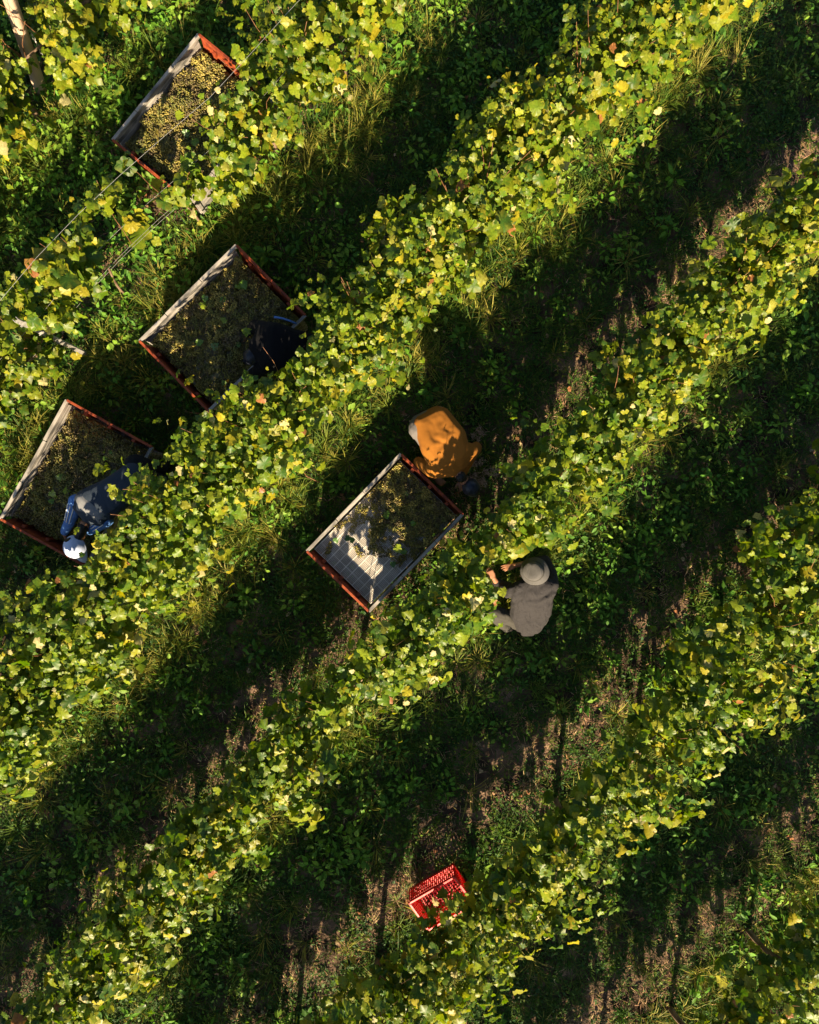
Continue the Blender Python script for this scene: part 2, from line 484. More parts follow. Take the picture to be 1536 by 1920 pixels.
g3 = blades(13000, 8, lambda x, y: np.clip(bare(x, y) * 0.9 + 0.12, 0, 1), (0.03, 0.13), (0.003, 0.007), STRAW, 0.12, 0.05, 33, 0.004)
def litter():
    r = np.random.default_rng(35)
    n = 5200
    x = r.uniform(-HX, HX, n); y = r.uniform(-HY, HY, n)
    k = r.uniform(0, 1, n) < 0.25 + 0.75 * bare(x, y)
    x, y = x[k], y[k]; n = len(x)
    pos = np.stack([x, y, r.uniform(0.003, 0.03, n)], 1)
    nrm = np.stack([r.normal(0, .35, n), r.normal(0, .35, n), np.ones(n)], 1)
    a = r.uniform(0, 6.28, n); up = np.stack([np.cos(a), np.sin(a), np.zeros(n)], 1)
    cols = np.array([(0.30, 0.13, 0.06), (0.22, 0.11, 0.06), (0.36, 0.22, 0.12), (0.15, 0.09, 0.05), (0.42, 0.30, 0.17)])
    return leaves(pos, nrm, up, r.uniform(0.02, 0.065, n), cols[r.integers(0, 5, n)])
tag(link('leaf_litter', arr_mesh('leaf_litter', *merge([g3, litter()])), M['litter']), 'dry brown leaves and straw strewn on the bare soil beside the rows', 'leaf litter', kind='stuff')
w1 = weeds(38000, 8, lambda x, y: np.clip(0.62 - 0.62 * bare(x, y) + 0.35 * vnoise(x, y, 1.4, 22), 0.02, 1), (0.025, 0.055), (0.02, 0.10), GREENS, 41)
w2 = weeds(5200, 16, lambda x, y: np.clip(0.35 - bare(x, y) + 0.5 * vnoise(x, y, 1.1, 23) + 0.9 * ((x - y) < -5.9), 0, 1), (0.05, 0.10), (0.10, 0.26), W2, 42, 0.55)
w3 = weeds(15000, 7, lambda x, y: foot(x, y) * 0.55 + 0.05, (0.02, 0.045), (0.02, 0.12), YGREENS, 43)
tag(link('ground_weeds', arr_mesh('ground_weeds', *merge([w1, w2, w3])), M['weed_leaf']), 'low broad-leaved weeds covering the lanes between the vine rows', 'ground cover', kind='stuff')

# ------------------------------------------------------------------ grapevines
# along each row: half width, lowest and highest leaf, leaves per metre, yellowness, as functions of the photo x of the row line
PROF = {   #  x : (half width, z low, z high, leaves per m, yellow)
 'Z': [(-330, .42, .4, 1.6, 700, .6), (40, .42, .2, 1.45, 620, .6), (240, .42, .3, 1.6, 620, .6)],
 'A': [(-260, .40, .5, 1.75, 750, .6), (10, .34, .5, 1.65, 650, .6), (65, .21, 1.0, 1.75, 300, .6), (130, .12, 1.3, 1.80, 290, .5), (250, .12, 1.3, 1.8, 290, .55),
       (330, .24, .5, 1.4, 330, .55), (430, .32, .45, 1.5, 560, .55), (520, .38, .6, 1.8, 800, .55), (720, .42, .6, 1.9, 900, .5)],
 'B': [(-170, .44, .60, 1.95, 1000, .35), (60, .42, .60, 2.1, 1050, .36), (200, .40, .60, 2.12, 1050, .38), (330, .36, .6, 2.22, 980, .4), (440, .32, .6, 2.22, 950, .4), (600, .32, .6, 2.0, 900, .45), (750, .34, .62, 1.85, 900, .45), (900, .36, .62, 1.85, 900, .55), (1200, .35, .6, 1.9, 950, .6), (1370, .35, .6, 1.9, 950, .6)],
 'C': [(-330, 0.29, 0.76, 1.75, 669, 0.40), (400, 0.29, 0.76, 1.75, 669, 0.40), (620, 0.28, 0.76, 1.70, 669, 0.35), (730, 0.21, 0.66, 1.80, 604, 0.30), (800, 0.21, 0.66, 2.10, 972, 0.30), (960, 0.27, 0.66, 2.00, 972, 0.35), (1040, 0.28, 0.72, 1.85, 756, 0.35), (1120, 0.28, 0.78, 1.75, 691, 0.40), (1300, 0.28, 0.80, 1.75, 669, 0.50), (1700, 0.29, 0.78, 1.75, 734, 0.50)],
 'D': [(230, 0.36, 0.78, 1.80, 669, 0.50), (900, 0.33, 0.78, 1.75, 648, 0.55), (1150, 0.24, 0.78, 1.70, 518, 0.40), (1400, .42, .62, 1.75, 680, .3), (1520, .58, .5, 1.85, 900, .35), (1720, .6, .5, 1.85, 900, .4)],
 'E': [(900, 0.31, 0.81, 1.70, 486, 0.40), (1780, 0.31, 0.81, 1.70, 518, 0.40)],
}
SUNV = -trav
def sun_gap(px, py, z, rad, near=.7, far=3.2):
    p = P(px, py, z)
    return (p + SUNV * near, p + SUNV * far, rad)
# open places in the foliage: (point a, point b, radius): round the wooden post, the slim post, where the workers stand, and gaps cut towards the sun to light spots below
CLEAR = [(P(77, 168, 0), P(2, -50, 1.55), .24), (P(77, 168, 0), P(77, 168, 1.8), .20), (P(45, 70, .8), P(40, 60, 1.8), .2), (P(162, 664, 0), P(162, 664, 1.3), .10),
         (P(1001, 1070, .8), P(1001, 1070, 1.9), .26), (P(985, 1130, .2), P(985, 1130, 1.8), .30), (P(935, 1078, .6), P(935, 1078, 1.9), .17), (P(925, 1150, .5), P(925, 1150, 1.6), .08),
         (P(143, 1026, .8), P(143, 1026, 1.9), .19), (P(175, 955, .8), P(175, 955, 1.9), .24), (P(225, 895, .7), P(225, 895, 1.9), .13),
         (P(510, 650, .7), P(510, 650, 1.9), .26), (P(880, 908, .6), P(880, 908, 1.9), .2),
         (P(785, 1682, .3), P(785, 1682, 1.9), .10), (P(840, 1645, .3), P(840, 1645, 1.9), .08), 
         sun_gap(694, 1092, .41, .20), sun_gap(674, 1052, .41, .15), sun_gap(702, 1112, .41, .16), sun_gap(292, 225, .5, .15, .5), sun_gap(350, 165, .5, .24, .5), sun_gap(392, 118, .5, .18, .5), sun_gap(748, 1000, .5, .07), sun_gap(745, 930, .5, .035, 1.2),
         (P(562, 606, .8), P(562, 606, 1.9), .16), (P(862, 975, .9), P(862, 975, 1.9), .12), (P(800, 1050, .9), P(800, 1050, 1.9), .10), sun_gap(140, 1032, .9, .115, .1, 2.5), sun_gap(150, 945, 1.05, .085, .1, 2.5), sun_gap(800, 1680, .2, .24, .5, 3.5), sun_gap(840, 1650, .2, .2, .5, 3.5)]
SUNDIR = -np.array(trav)
LG = np.array([(0.08, 0.155, 0.008), (0.13, 0.205, 0.010), (0.19, 0.245, 0.012), (0.045, 0.11, 0.012)])
LY = np.array([(0.27, 0.275, 0.018), (0.36, 0.31, 0.018), (0.22, 0.26, 0.02), (0.29, 0.29, 0.04)])

def profile(key, sx, col):
    pr = np.array(PROF[key]); px = pr[:, 0]
    s_at = np.interp(px, np.array(ROWS[key])[:, 0], RL[key])
    return np.interp(sx, s_at, pr[:, col])

def vine_leaves(key, s0, s1, seed):
    global R
    r = R = np.random.default_rng(seed)
    mid = (s0 + s1) / 2
    dens = float(profile(key, np.linspace(s0, s1, 9), 4).mean())
    n = int(dens * (s1 - s0))
    # candidate leaves sit on shoots that start on the cordon and wander up and out
    ns = max(6, n // 11)
    ss = r.uniform(s0 - 0.08, s1 + 0.08, ns)
    w = profile(key, ss, 1); zl = profile(key, ss, 2); zh = profile(key, ss, 3)
    dl = profile(key, ss, 4); keep = r.uniform(0, 1, ns) < dl / max(dl.max(), 1)
    ss, w, zl, zh = ss[keep], w[keep], zl[keep], zh[keep]; ns = len(ss)
    lump = 1 + 0.30 * np.sin(ss * 4.1 + seed) + 0.22 * np.sin(ss * 9.3 + 1.7 * seed)
    ang = r.uniform(-1, 1, ns)
    zl = np.maximum(zl + 0.20 * np.sin(ss * 13 + seed * 2) + 0.14 * np.sin(ss * 29 + seed) + r.normal(0, .08, ns), .3)
    flop = (r.uniform(0, 1, ns) < 0.10) * r.uniform(0.1, 0.45, ns)
    k = 11
    t = np.tile(np.linspace(0.05, 1, k), (ns, 1)) + r.normal(0, 0.04, (ns, k))
    hgt = (zh - zl)[:, None]
    zz = zl[:, None] + hgt * (t ** 0.85) * (1 - 0.12 * np.abs(ang[:, None])) + r.normal(0, 0.05, (ns, k))
    lat = (ang * w * lump)[:, None] * (0.55 + 0.75 * np.sin(t * 2.3)) + (np.sign(ang) * flop)[:, None] * t ** 2 + r.normal(0, 0.06, (ns, k))
    zz -= flop[:, None] * t ** 3 * 0.9
    # the two faces of the canopy hang lower than its middle
    droop = r.uniform(0, 1, (ns, k)) < 0.05
    zz = np.where(droop, r.uniform(0.3, 1.0, (ns, k)) * zz, zz)
    sx = ss[:, None] + (r.normal(0, 0.13, ns))[:, None] * t + r.normal(0, 0.07, (ns, k))
    x, y, dx, dy = row_at(key, sx)
    nx, ny = dy, -dx            # towards lower right
    X = x + nx * lat; Y = y + ny * lat
    pos = np.stack([X, Y, np.maximum(zz, 0.12)], 2).reshape(-1, 3)
    latn = (lat / (w[:, None] + 0.05)).reshape(-1)
    nxx, nyy = nx.reshape(-1), ny.reshape(-1)
    m = len(pos)
    hz = (pos[:, 2] / 1.8)
    out = np.stack([nxx * latn * 0.8, nyy * latn * 0.8, np.full(m, 0.55) + 0.5 * hz], 1)
    nrm = out + SUNDIR * 0.32 + r.normal(0, 0.72, (m, 3))
    up = np.stack([nxx * np.sign(latn), nyy * np.sign(latn), np.full(m, -0.9)], 1) + r.normal(0, 0.5, (m, 3))
    size = (0.055 + 0.105 * r.uniform(0, 1, m) ** 1.5) * (1.0 - 0.35 * (t.reshape(-1) > 0.85))
    size = np.where(r.uniform(0, 1, m) < 0.07, size * 1.35, size)
    size = size * np.where(profile(key, sx.reshape(-1), 1) < .17, 1.45, 1.0)
    ye = profile(key, sx.reshape(-1), 5)
    isy = r.uniform(0, 1, m) < np.clip(ye * 0.42 + 0.35 * vnoise(pos[:, 0], pos[:, 1] + pos[:, 2], 3.5, 77), 0.03, .85)
    col = np.where(isy[:, None], LY[r.integers(0, 4, m)], LG[r.integers(0, 4, m)]) * r.uniform(0.75, 1.2, (m, 1))
    dry = r.uniform(0, 1, m) < 0.007
    col = np.where(dry[:, None], np.array([0.30, 0.12, 0.045]), col)
    ok = np.ones(m, bool)
    for a_, b_, rad in CLEAR:
        a_ = np.array(a_); d_ = np.array(b_) - a_
        tt = np.clip(((pos - a_) @ d_) / (d_ @ d_), 0, 1)
        ok &= np.linalg.norm(pos - a_ - tt[:, None] * d_, axis=1) > rad
    pos, nrm, up, size, col, dry, ye, m = pos[ok], nrm[ok], up[ok], size[ok], col[ok], dry[ok], ye[ok], int(ok.sum())
    pale = r.uniform(0, 1, m) < 0.02  # glare put into the colour: a few leaves take the highlight tone
    col = np.where((pale & ~dry)[:, None], np.array([0.48, 0.43, 0.20]), col)
    return leaves(pos, nrm, up, size, col, ye * 0.9)

def make_vine(key, s0, s1, seed, label, group):
    mid = (s0 + s1) / 2
    x, y, dx, dy = [float(v) for v in row_at(key, mid)]
    root = empty('grapevine', (x, y, 0))
    tag(root, label, 'grapevine', group)
    o = np.array([x, y, 0])
    V, F, C = vine_leaves(key, s0, s1, seed)
    link('foliage', arr_mesh('foliage', V - o, F, C), M['vine_leaf'], root)
    r = random.Random(seed)
    # trunk: knotty, leaning a little, ends in the head that splits along the wire
    pts = []; a = r.uniform(0, 6)
    for i in range(8):
        t = i / 7
        pts.append(Vector((0.05 * math.sin(a + 3 * t) * t + dx * 0.06 * t, 0.05 * math.cos(a + 2.5 * t) * t + dy * 0.06 * t, -0.06 + 0.80 * t)))
    bare_v = float(profile(key, np.array([mid]), 1)[0]) < .2
    mb = MB().tube(pts, 0.018 if bare_v else 0.036, 0.012 if bare_v else 0.026, 8)
    for sg in ((-1, 1) if not bare_v else ()):
        L = (s1 - s0) * 0.46
        q = []
        for i in range(6):
            t = i / 5
            gx, gy, _, _ = [float(v) for v in row_at(key, mid + sg * L * t)]
            bend = min(1, t * 3)
            base = pts[-1]
            q.append(Vector(((gx - x) + base.x * (1 - bend), (gy - y) + base.y * (1 - bend), 0.74 + 0.05 * math.sin(t * 3) + r.uniform(-.008, .008))))
        q[0] = pts[-1].copy() - Vector((0, 0, 0.02))
        mb.tube(q, 0.022, 0.011, 7)
    mb.build('trunk', M['bark'], root, smooth=True)
    cb = MB()
    for i in range(11 if not bare_v else 3):
        sq = r.uniform(s0, s1)
        gx, gy, ax, ay = [float(v) for v in row_at(key, sq)]
        zh = float(profile(key, sq, 3)); w = float(profile(key, sq, 1))
        lat = r.uniform(-1.15, 1.15) * w; al = r.uniform(-.22, .22)
        b = Vector((gx - x, gy - y, 0.78)); q = []
        for j in range(6):
            t = j / 5
            q.append(b + Vector((ay * lat + ax * al, -ax * lat + ay * al, 0)) * (t ** 1.4) + Vector((r.uniform(-.015, .015), r.uniform(-.015, .015), (zh - 0.78) * (1.02 * t - 0.12 * t * t * abs(lat)))))
        cb.tube(q, 0.0048, 0.0022, 5)
    cb.build('cane', M['cane'], root, smooth=True)
    return root

ROW_WORDS = {
 'Z': 'row in the top left corner round the leaning wooden post',
 'A': 'second row from the top left, the one with bare wires',
 'B': 'broad row just right of the two shaded grape bins',
 'C': 'middle row running past the workers in orange and grey',
 'D': 'row that half hides the red crate',
 'E': 'bottom right corner row',
}
GROUPS = {k: 'grapevines in the ' + v for k, v in ROW_WORDS.items()}
LABELS = {}
VCOUNT = {'Z': 3, 'A': 6, 'B': 9, 'C': 11, 'D': 8, 'E': 5}
LABELS = {
 'Z': [None, 'yellow-green grapevine filling the top left corner, with the leaning wooden post in it', 'grapevine at the top edge, up and left of the sunlit grape bin'],
 'A': ['leafy grapevine at the left edge, just above the bin of the white capped worker', 'yellow-green grapevine at the left edge with the slim grey post inside it',
       'sparse grapevine, a string of few leaves over the bare wires', 'thin grapevine whose leaves hang over the lower end of the sunlit grape bin',
       'grapevine with a bent brown trunk, right of the sunlit grape bin', 'dense yellow-green grapevine at the top edge, right of the sunlit bin'],
 'B': [None, 'grapevine at the left edge, well below the worker in the white cap', 'grapevine just below the worker in the white cap',
       'dark green grapevine between the two shaded bins and their right hand lane', 'grapevine against the right corner of the bin with the person in black',
       'grapevine up and left of the worker in orange, across the lane', 'yellowing grapevine halfway between the worker in orange and the top edge',
       'broad yellow grapevine near the top edge, right of the middle', 'yellow grapevine reaching the top edge of the broad row, farthest to the top right'],
 'C': [None, 'grapevine at the bottom left corner of the picture', 'grapevine near the bottom left, second from the bottom edge in its row',
       'lower left grapevine, third of its row counted from the bottom left corner', 'grapevine two plants down and left of the half empty bin',
       'grapevine just below the lowest corner of the half empty bin', 'small grapevine between the half empty bin and the squatting worker in grey',
       'grapevine up and right of the hat of the worker in grey', 'yellowish grapevine one plant up and right of the one at the grey hat',
       'yellowish grapevine near the right edge, where the pale bare twig shows', 'grapevine at the right edge, at the top end of the middle row'],
 'D': [None, 'yellow-leaved grapevine at the bottom edge, down and left of the red crate', 'yellow-leaved grapevine just below the red crate', 'grapevine whose leaves hang over the right end of the red crate',
       'grapevine one plant up and right of the red crate', 'dim, loosely leaved grapevine midway between red crate and right edge', 'grapevine near the right edge in the row of the red crate',
       'grapevine at the right edge, top end of the row of the red crate'],
 'E': [None, None, 'grapevine cut by the bottom edge, left one of the bottom right corner', 'dark grapevine in the bottom right corner', 'dark grapevine on the right edge just above the bottom right corner'],
}
sd = 100
for key in ROWS:
    n = VCOUNT[key]; L = RL[key][-1]
    for i in range(n):
        sd += 1
        lab = LABELS.get(key, [None] * n)[i] or 'yellow-green grapevine in the ' + ROW_WORDS[key]
        make_vine(key, L * i / n, L * (i + 1) / n, sd, lab, GROUPS[key])
R = np.random.default_rng(99)

# ------------------------------------------------------------------ trellis of row A: wires, post; leaning wooden post
def wires():
    names = [(0.74, 'lowest thin steel wire of the bare stretch, at cordon height'),
             (0.78, 'thin steel wire paired close beside the lowest one on the bare stretch'),
             (1.12, 'thin steel wire strung above the cordon on the bare stretch'),
             (1.84, 'topmost steel wire, crossing over the sunlit grape bin')]
    for i, (z, lab) in enumerate(names):
        q = []
        off = 0.05 if i == 1 else -0.01 if i == 2 else 0.0
        for s in np.linspace(0, RL['A'][-1], 14):
            x, y, dx, dy = [float(v) for v in row_at('A', s)]
            q.append(Vector((x + dy * off, y - dx * off, z + 0.006 * math.sin(s * 2 + i))))
        b = q[0].copy()
        o = MB().tube([v - b for v in q], 0.0017, 0.0017, 5).build('trellis_wire', M['wire'], None, True)
        o.location = b
        tag(o, lab, 'wire', 'wires of the trellis on the second row')
wires()
def posts():
    # slim grey post of row A
    b = P(162, 664, 0)
    root = empty('trellis_post', b, math.radians(44))
    tag(root, 'slim weathered grey post in the second row, near the left edge', 'post')
    mb = MB()
    for lo, hi in (((-0.022, -0.018, -0.1), (0.022, -0.013, 1.62)), ((-0.022, -0.0125, -0.1), (-0.017, 0.018, 1.62)), ((0.017, -0.0125, -0.1), (0.022, 0.018, 1.62))):
        mb.box(lo, hi)
    mb.build('post_profile', M['metal_post'], root)
    for z in (0.74, 1.12, 1.5):
        MB().box((-0.034, -0.03, z - 0.01), (0.034, -0.019, z + 0.01)).build('wire_hook', M['metal_post'], root)
    # wooden post, top left, leaning
    a = P(77, 168, 0); t = P(2, -50, 1.55)
    root = empty('wooden_post', a)
    tag(root, 'thick leaning wooden post among the leaves in the top left corner', 'post')
    q = []
    d = t - a
    V, F = [], []
    ns = 18; nz = 10
    u = d.normalized(); ex = u.orthogonal().normalized(); ey = u.cross(ex)
    for i in range(nz):
        f = i / (nz - 1)
        c = d * (f * 1.05 - 0.03)
        for k in range(ns):
            th = 2 * math.pi * k / ns
            r = 0.075 - 0.010 * f + 0.006 * math.sin(3 * th + 1) + 0.003 * math.sin(7 * th + f * 2)
            V.append(c + (ex * math.cos(th) + ey * math.sin(th)) * r)
    for i in range(nz - 1):
        for k in range(ns):
            k2 = (k + 1) % ns
            F.append((i * ns + k, i * ns + k2, (i + 1) * ns + k2, (i + 1) * ns + k))
    F.append(tuple(range(ns))[::-1]); F.append(tuple((nz - 1) * ns + k for k in range(ns)))
    MB().add(V, F).build('log', M['wood_post'], root, smooth=True)
    # a short chain hanging beside it
    cb = MB()
    c0 = d * 0.50 + Vector((0.10, 0.02, 0)); c1 = d * 0.30 + Vector((0.17, -0.02, 0))
    for i in range(9):
        c = c0.lerp(c1, i / 8); ax = (c1 - c0).normalized()
        sd_ = ax.orthogonal().normalized() if i % 2 else ax.cross(ax.orthogonal()).normalized()
        ring = [c + ax * math.cos(g) * 0.022 + sd_ * math.sin(g) * 0.012 for g in np.linspace(0, 2 * math.pi, 9)]
        cb.tube(ring, 0.0035, 0.0035, 5)
    cb.build('chain', M['wire'], root, True)
posts()

# ------------------------------------------------------------------ grape bins
def berries(centres, rad, cols):
    """many berries as one set of triangles"""
    bm = bmesh.new(); bmesh.ops.create_icosphere(bm, subdivisions=1, radius=1.0)
    bv = np.array([v.co[:] for v in bm.verts]); bf = np.array([[v.index for v in f.verts] for f in bm.faces]); bm.free()
    n = len(centres); k = len(bv)
    V = bv[None] * rad[:, None, None] + centres[:, None, :]
    F = (bf[None] + (np.arange(n) * k)[:, None, None]).reshape(-1, 3)
    return V.reshape(-1, 3), F, np.repeat(cols[:, None], k, 1).reshape(-1, 3)

GRAPE = np.array([(0.16, 0.145, 0.022), (0.22, 0.18, 0.03), (0.12, 0.13, 0.025), (0.33, 0.26, 0.06), (0.08, 0.055, 0.03), (0.12, 0.09, 0.03)])
def bunch_pts(r, c, d, L, n):
    """berries of one bunch lying at c along d"""
    t = r.uniform(0, 1, n)
    d = np.array([d[0], d[1], 0.0]); s = np.array([-d[1], d[0], 0.0])
    wid = 0.038 * (1 - 0.65 * t) + 0.006
    a = r.uniform(0, 2 * math.pi, n); q = np.sqrt(r.uniform(0.2, 1, n))
    return c + d * ((t - .5) * L)[:, None] + s * (np.cos(a) * q * wid)[:, None] + np.array([0, 0, 1.0]) * (np.abs(np.sin(a)) * q * wid * 0.8)[:, None]

def make_bin(cpx, ang, width, length, seed, label, fill, floor_up=0.05, group='grape bins between the rows'):
    """local x along the length"""
    ZT = 0.60; zb = 0.16
    c = P(cpx[0], cpx[1], ZT); c.z = 0
    root = empty('harvest_bin', c, ang)
    tag(root, label, 'bin', group)
    hx, hy = length / 2, width / 2
    for sg in (-1, 1):
        # long grey slatted side: five slats with a groove between, a broad cap and three uprights
        mb = MB()
        for i in range(7):
            z0 = zb + 0.02 + i * 0.056
            mb.box((-hx + 0.045, sg * (hy - 0.016) - 0.008, z0), (hx - 0.045, sg * (hy - 0.016) + 0.008, z0 + 0.049))
        for ux in (-0.98, -0.5, 0, 0.5, 0.98):
            u = ux * (hx - 0.07)
            mb.box((u - 0.02, sg * (hy - 0.002) - 0.0055, zb), (u + 0.02, sg * (hy - 0.002) + 0.0055, ZT - 0.045))
        o = mb.build('side_panel', M['grey_plastic'], root, bevel=0.003)
        mb = MB()
        r = random.Random(seed + sg)
        # cap made of butted lengths, a bit out of line with each other
        cuts = [-hx, -hx * .36 + r.uniform(-.1, .1), hx * .3 + r.uniform(-.1, .1), hx]
        for a, b in zip(cuts[:-1], cuts[1:]):
            e = r.uniform(-.004, .004)
            mb.box((a + .003, sg * (hy - 0.012) - 0.018 + e, ZT - 0.040), (b - .003, sg * (hy - 0.012) + 0.018 + e, ZT + r.uniform(-.002, .003)))
        mb.build('rim', M['grey_plastic'], o, bevel=0.004)
    for sg in (-1, 1):
        mb = MB()
        # red end: sheet that leans out a little, folded top flange
        x0, x1 = sg * (hx - 0.055), sg * (hx - 0.005)
        w = hy - 0.045
        def sheet(xa, za, xb, zb_, th):
            nn = Vector((zb_ - za, 0, -(xb - xa))).normalized() * th
            V = [Vector((xa, -w, za)), Vector((xa, w, za)), Vector((xb, w, zb_)), Vector((xb, -w, zb_))]
            V2 = [v + nn for v in V]
            mb.add(V + V2, [(0, 1, 2, 3), (7, 6, 5, 4), (0, 4, 5, 1), (1, 5, 6, 2), (2, 6, 7, 3), (3, 7, 4, 0)])
        sheet(x0, zb, x1 - sg * 0.012, ZT - 0.03, 0.004 * sg)
        mb.box((min(sg * (hx - .018), sg * (hx + .008)), -hy + 0.014, ZT - 0.028), (max(sg * (hx - .018), sg * (hx + .008)), hy - 0.014, ZT + 0.006))
        for k in (-0.6, 0, 0.6):
            mb.box((x0 - 0.004 if sg > 0 else x0 - 0.03, k * w - 0.02, zb), (x0 + 0.03 if sg > 0 else x0 + 0.004, k * w + 0.02, ZT - 0.05))
        mb.build('end_panel', M['red_steel'], root, bevel=0.003)
    # floor: fine bars both ways with heavier ribs, over a dark tray
    mb = MB()
    zf = zb + floor_up
    rbm = MB()
    n1 = int(length / 0.0155)
    for i in range(n1 + 1):
        x = -hx + 0.06 + i * (length - 0.12) / n1
        if i % 7 == 0:
            rbm.box((x - 0.004, -hy + 0.045, zf - 0.012), (x + 0.004, hy - 0.045, zf + 0.003))
        else:
            mb.box((x - 0.0042, -hy + 0.045, zf - 0.008), (x + 0.0042, hy - 0.045, zf - 0.001))
    for i in range(10):
        y = -hy + 0.05 + i * (width - 0.10) / 9
        rbm.box((-hx + 0.06, y - 0.0042, zf - 0.014), (hx - 0.06, y + 0.0042, zf + 0.005))
    fg = mb.build('floor_grid', M['grid'], root)
    rbm.build('rib', M['rib'], fg)
    MB().box((-hx + 0.06, -hy + 0.042, zb), (hx - 0.06, hy - 0.042, zb + 0.012)).build('drip_tray', M['under'], root)
    for sx in (-1, 1):
        for sy in (-1, 1):
            MB().box((sx * (hx - .12) - .06, sy * (hy - .1) - .05, -0.03), (sx * (hx - .12) + .06, sy * (hy - .1) + .05, zb - 0.002)).build('foot', M['under'], root, bevel=0.005)
    # grapes
    r = np.random.default_rng(seed)
    P_, N = [], 0
    nb = int(length * width * 330)
    rot = Matrix.Rotation(ang, 3, 'Z')
    for i in range(nb):
        lx = r.uniform(-hx + .09, hx - .09); ly = r.uniform(-hy + .07, hy - .07)
        f = fill(lx / hx, ly / hy, r)
        if f <= 0: continue
        base = zf + 0.01 + f * (1 - 0.22 * r.random() ** 2) - 0.02 + 0.03 * math.sin(lx * 9 + seed) * math.sin(ly * 8)
        a = r.uniform(0, 6.28)
        P_.append(bunch_pts(r, np.array([lx, ly, base]), (math.cos(a), math.sin(a)), r.uniform(.10, .17), 34))
    if P_:
        pts = np.concatenate(P_)
        pts[:, 0] = np.clip(pts[:, 0], -hx + .075, hx - .075); pts[:, 1] = np.clip(pts[:, 1], -hy + .055, hy - .055)
        n = len(pts)
        bc = np.repeat(GRAPE[r.integers(0, 6, len(P_))] * r.uniform(.55, 1.45, (len(P_), 1)), 34, 0) * 0.75 + GRAPE[r.integers(0, 6, n)] * 0.25
        V, F, C = berries(pts, r.uniform(.0072, .0105, n), bc * r.uniform(.7, 1.25, (n, 1)))
        # berries packed below close the gaps between the bunches
        gx, gy = np.meshgrid(np.linspace(-hx + .07, hx - .07, 90), np.linspace(-hy + .05, hy - .05, 66))
        gz = np.array([[fill(a / hx, b / hy, _Z()) for a, b in zip(ra, rb)] for ra, rb in zip(gx, gy)])
        gz = zf - 0.012 + np.maximum(gz - 0.035, 0) + (gz > 0) * r.normal(0, .006, gz.shape)
        GV = np.stack([gx, gy, gz], 2).reshape(-1, 3)
        ii, jj = np.meshgrid(np.arange(89), np.arange(65)); q = (jj * 90 + ii).ravel()
        GF = np.concatenate([np.stack([q, q + 1, q + 91], 1), np.stack([q, q + 91, q + 90], 1)])
        okf = (GV[GF][:, :, 2].min(1) > zf + 0.01)
        GF = GF[okf]
        lp = np.stack([r.uniform(-hx + .2, hx - .2, 9), r.uniform(-hy + .15, hy - .15, 9), np.full(9, zf + fill(.5, 0, _Z()) + .03)], 1)
        la = r.uniform(0, 6.28, 9)
        ml = leaves(lp, np.stack([r.normal(0, .3, 9), r.normal(0, .3, 9), np.ones(9)], 1), np.stack([np.cos(la), np.sin(la), np.zeros(9)], 1), r.uniform(.06, .11, 9), LG[r.integers(0, 4, 9)])
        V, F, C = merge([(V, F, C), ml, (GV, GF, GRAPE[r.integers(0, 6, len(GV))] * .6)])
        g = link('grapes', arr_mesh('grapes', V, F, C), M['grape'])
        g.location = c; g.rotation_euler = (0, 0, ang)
        tag(g, 'heap of green-gold grapes lying in the ' + label.split(',')[0], 'grapes', kind='stuff')
    return root

class _Z:
    def normal(s, *a): return 0.0
def full(h):
    return lambda u, v, r: h * (1.0 - 0.35 * max(abs(u), abs(v)) ** 3)
def half(u, v, r):
    if abs(u + .12 - .1 * math.sin(v * 7)) < .20 and r.normal(0, 1) > .9: return 0.05
    # heaped at the upper right end; thin tongue towards the lower left
    e = u - 0.02 + 0.18 * math.sin(v * 5 + 1) + 0.12 * math.sin(v * 11) - 0.25 * (1 - abs(v)) + 0.22 * max(v, 0) * 0 
    return 0.055 + 0.08 * min(1, max(0, e)) if e > -0.12 + r.normal(0, .05) else 0
make_bin((722, 999), math.radians(45.8), 0.97, 1.49, 501, 'half empty bin with a bare grid floor, beside the worker in orange', half, 0.25)
make_bin((417, 615), math.radians(44.6), 1.10, 1.50, 502, 'full shaded bin with a dark clothed person leaning over one corner', full(0.33))
make_bin((143, 906), math.radians(61.0), 1.09, 1.50, 503, 'full bin at the left edge, leaned over by the worker in a white cap', full(0.33))
make_bin((363, 221), math.radians(50.8), 1.10, 1.50, 504, 'sunlit full bin at the top left, partly hidden under vine leaves', full(0.34))
# single bunches lying apart on the bare grid
def loose_bunch(px, py, ang, seed, label):
    c = P(px, py, 0.44)
    r = np.random.default_rng(seed)
    root = empty('grape_bunch', (c.x, c.y, 0.42))
    tag(root, label, 'grape bunch', 'single bunches on the bare grid')
    pts = bunch_pts(r, np.zeros(3), (math.cos(ang), math.sin(ang)), .15, 55)
    V, F, C = berries(pts, r.uniform(.008, .0105, 55), GRAPE[r.integers(0, 6, 55)])
    link('berries', arr_mesh('berries', V, F, C), M['grape'], root)
    d = Vector((math.cos(ang), math.sin(ang), 0))
    MB().tube([d * -0.06 + Vector((0, 0, .02)), d * -0.09 + Vector((0, 0, .03)), d * -0.12 + Vector((.01, 0, .022))], 0.003, 0.002, 5).build('stalk', M['stem'], root)
loose_bunch(617, 1028, 1.2, 1, 'small grape bunch alone near the left corner of the half empty bin')
loose_bunch(640, 984, 0.6, 2, 'grape bunch alone by the long upper left side of the half empty bin')
loose_bunch(672, 1034, 2.2, 3, 'grape bunch at the tip of the sunlit patch on the grid floor')
loose_bunch(752, 1052, 0.9, 4, 'grape bunch lying lowest, near the lower right side of the half empty bin')

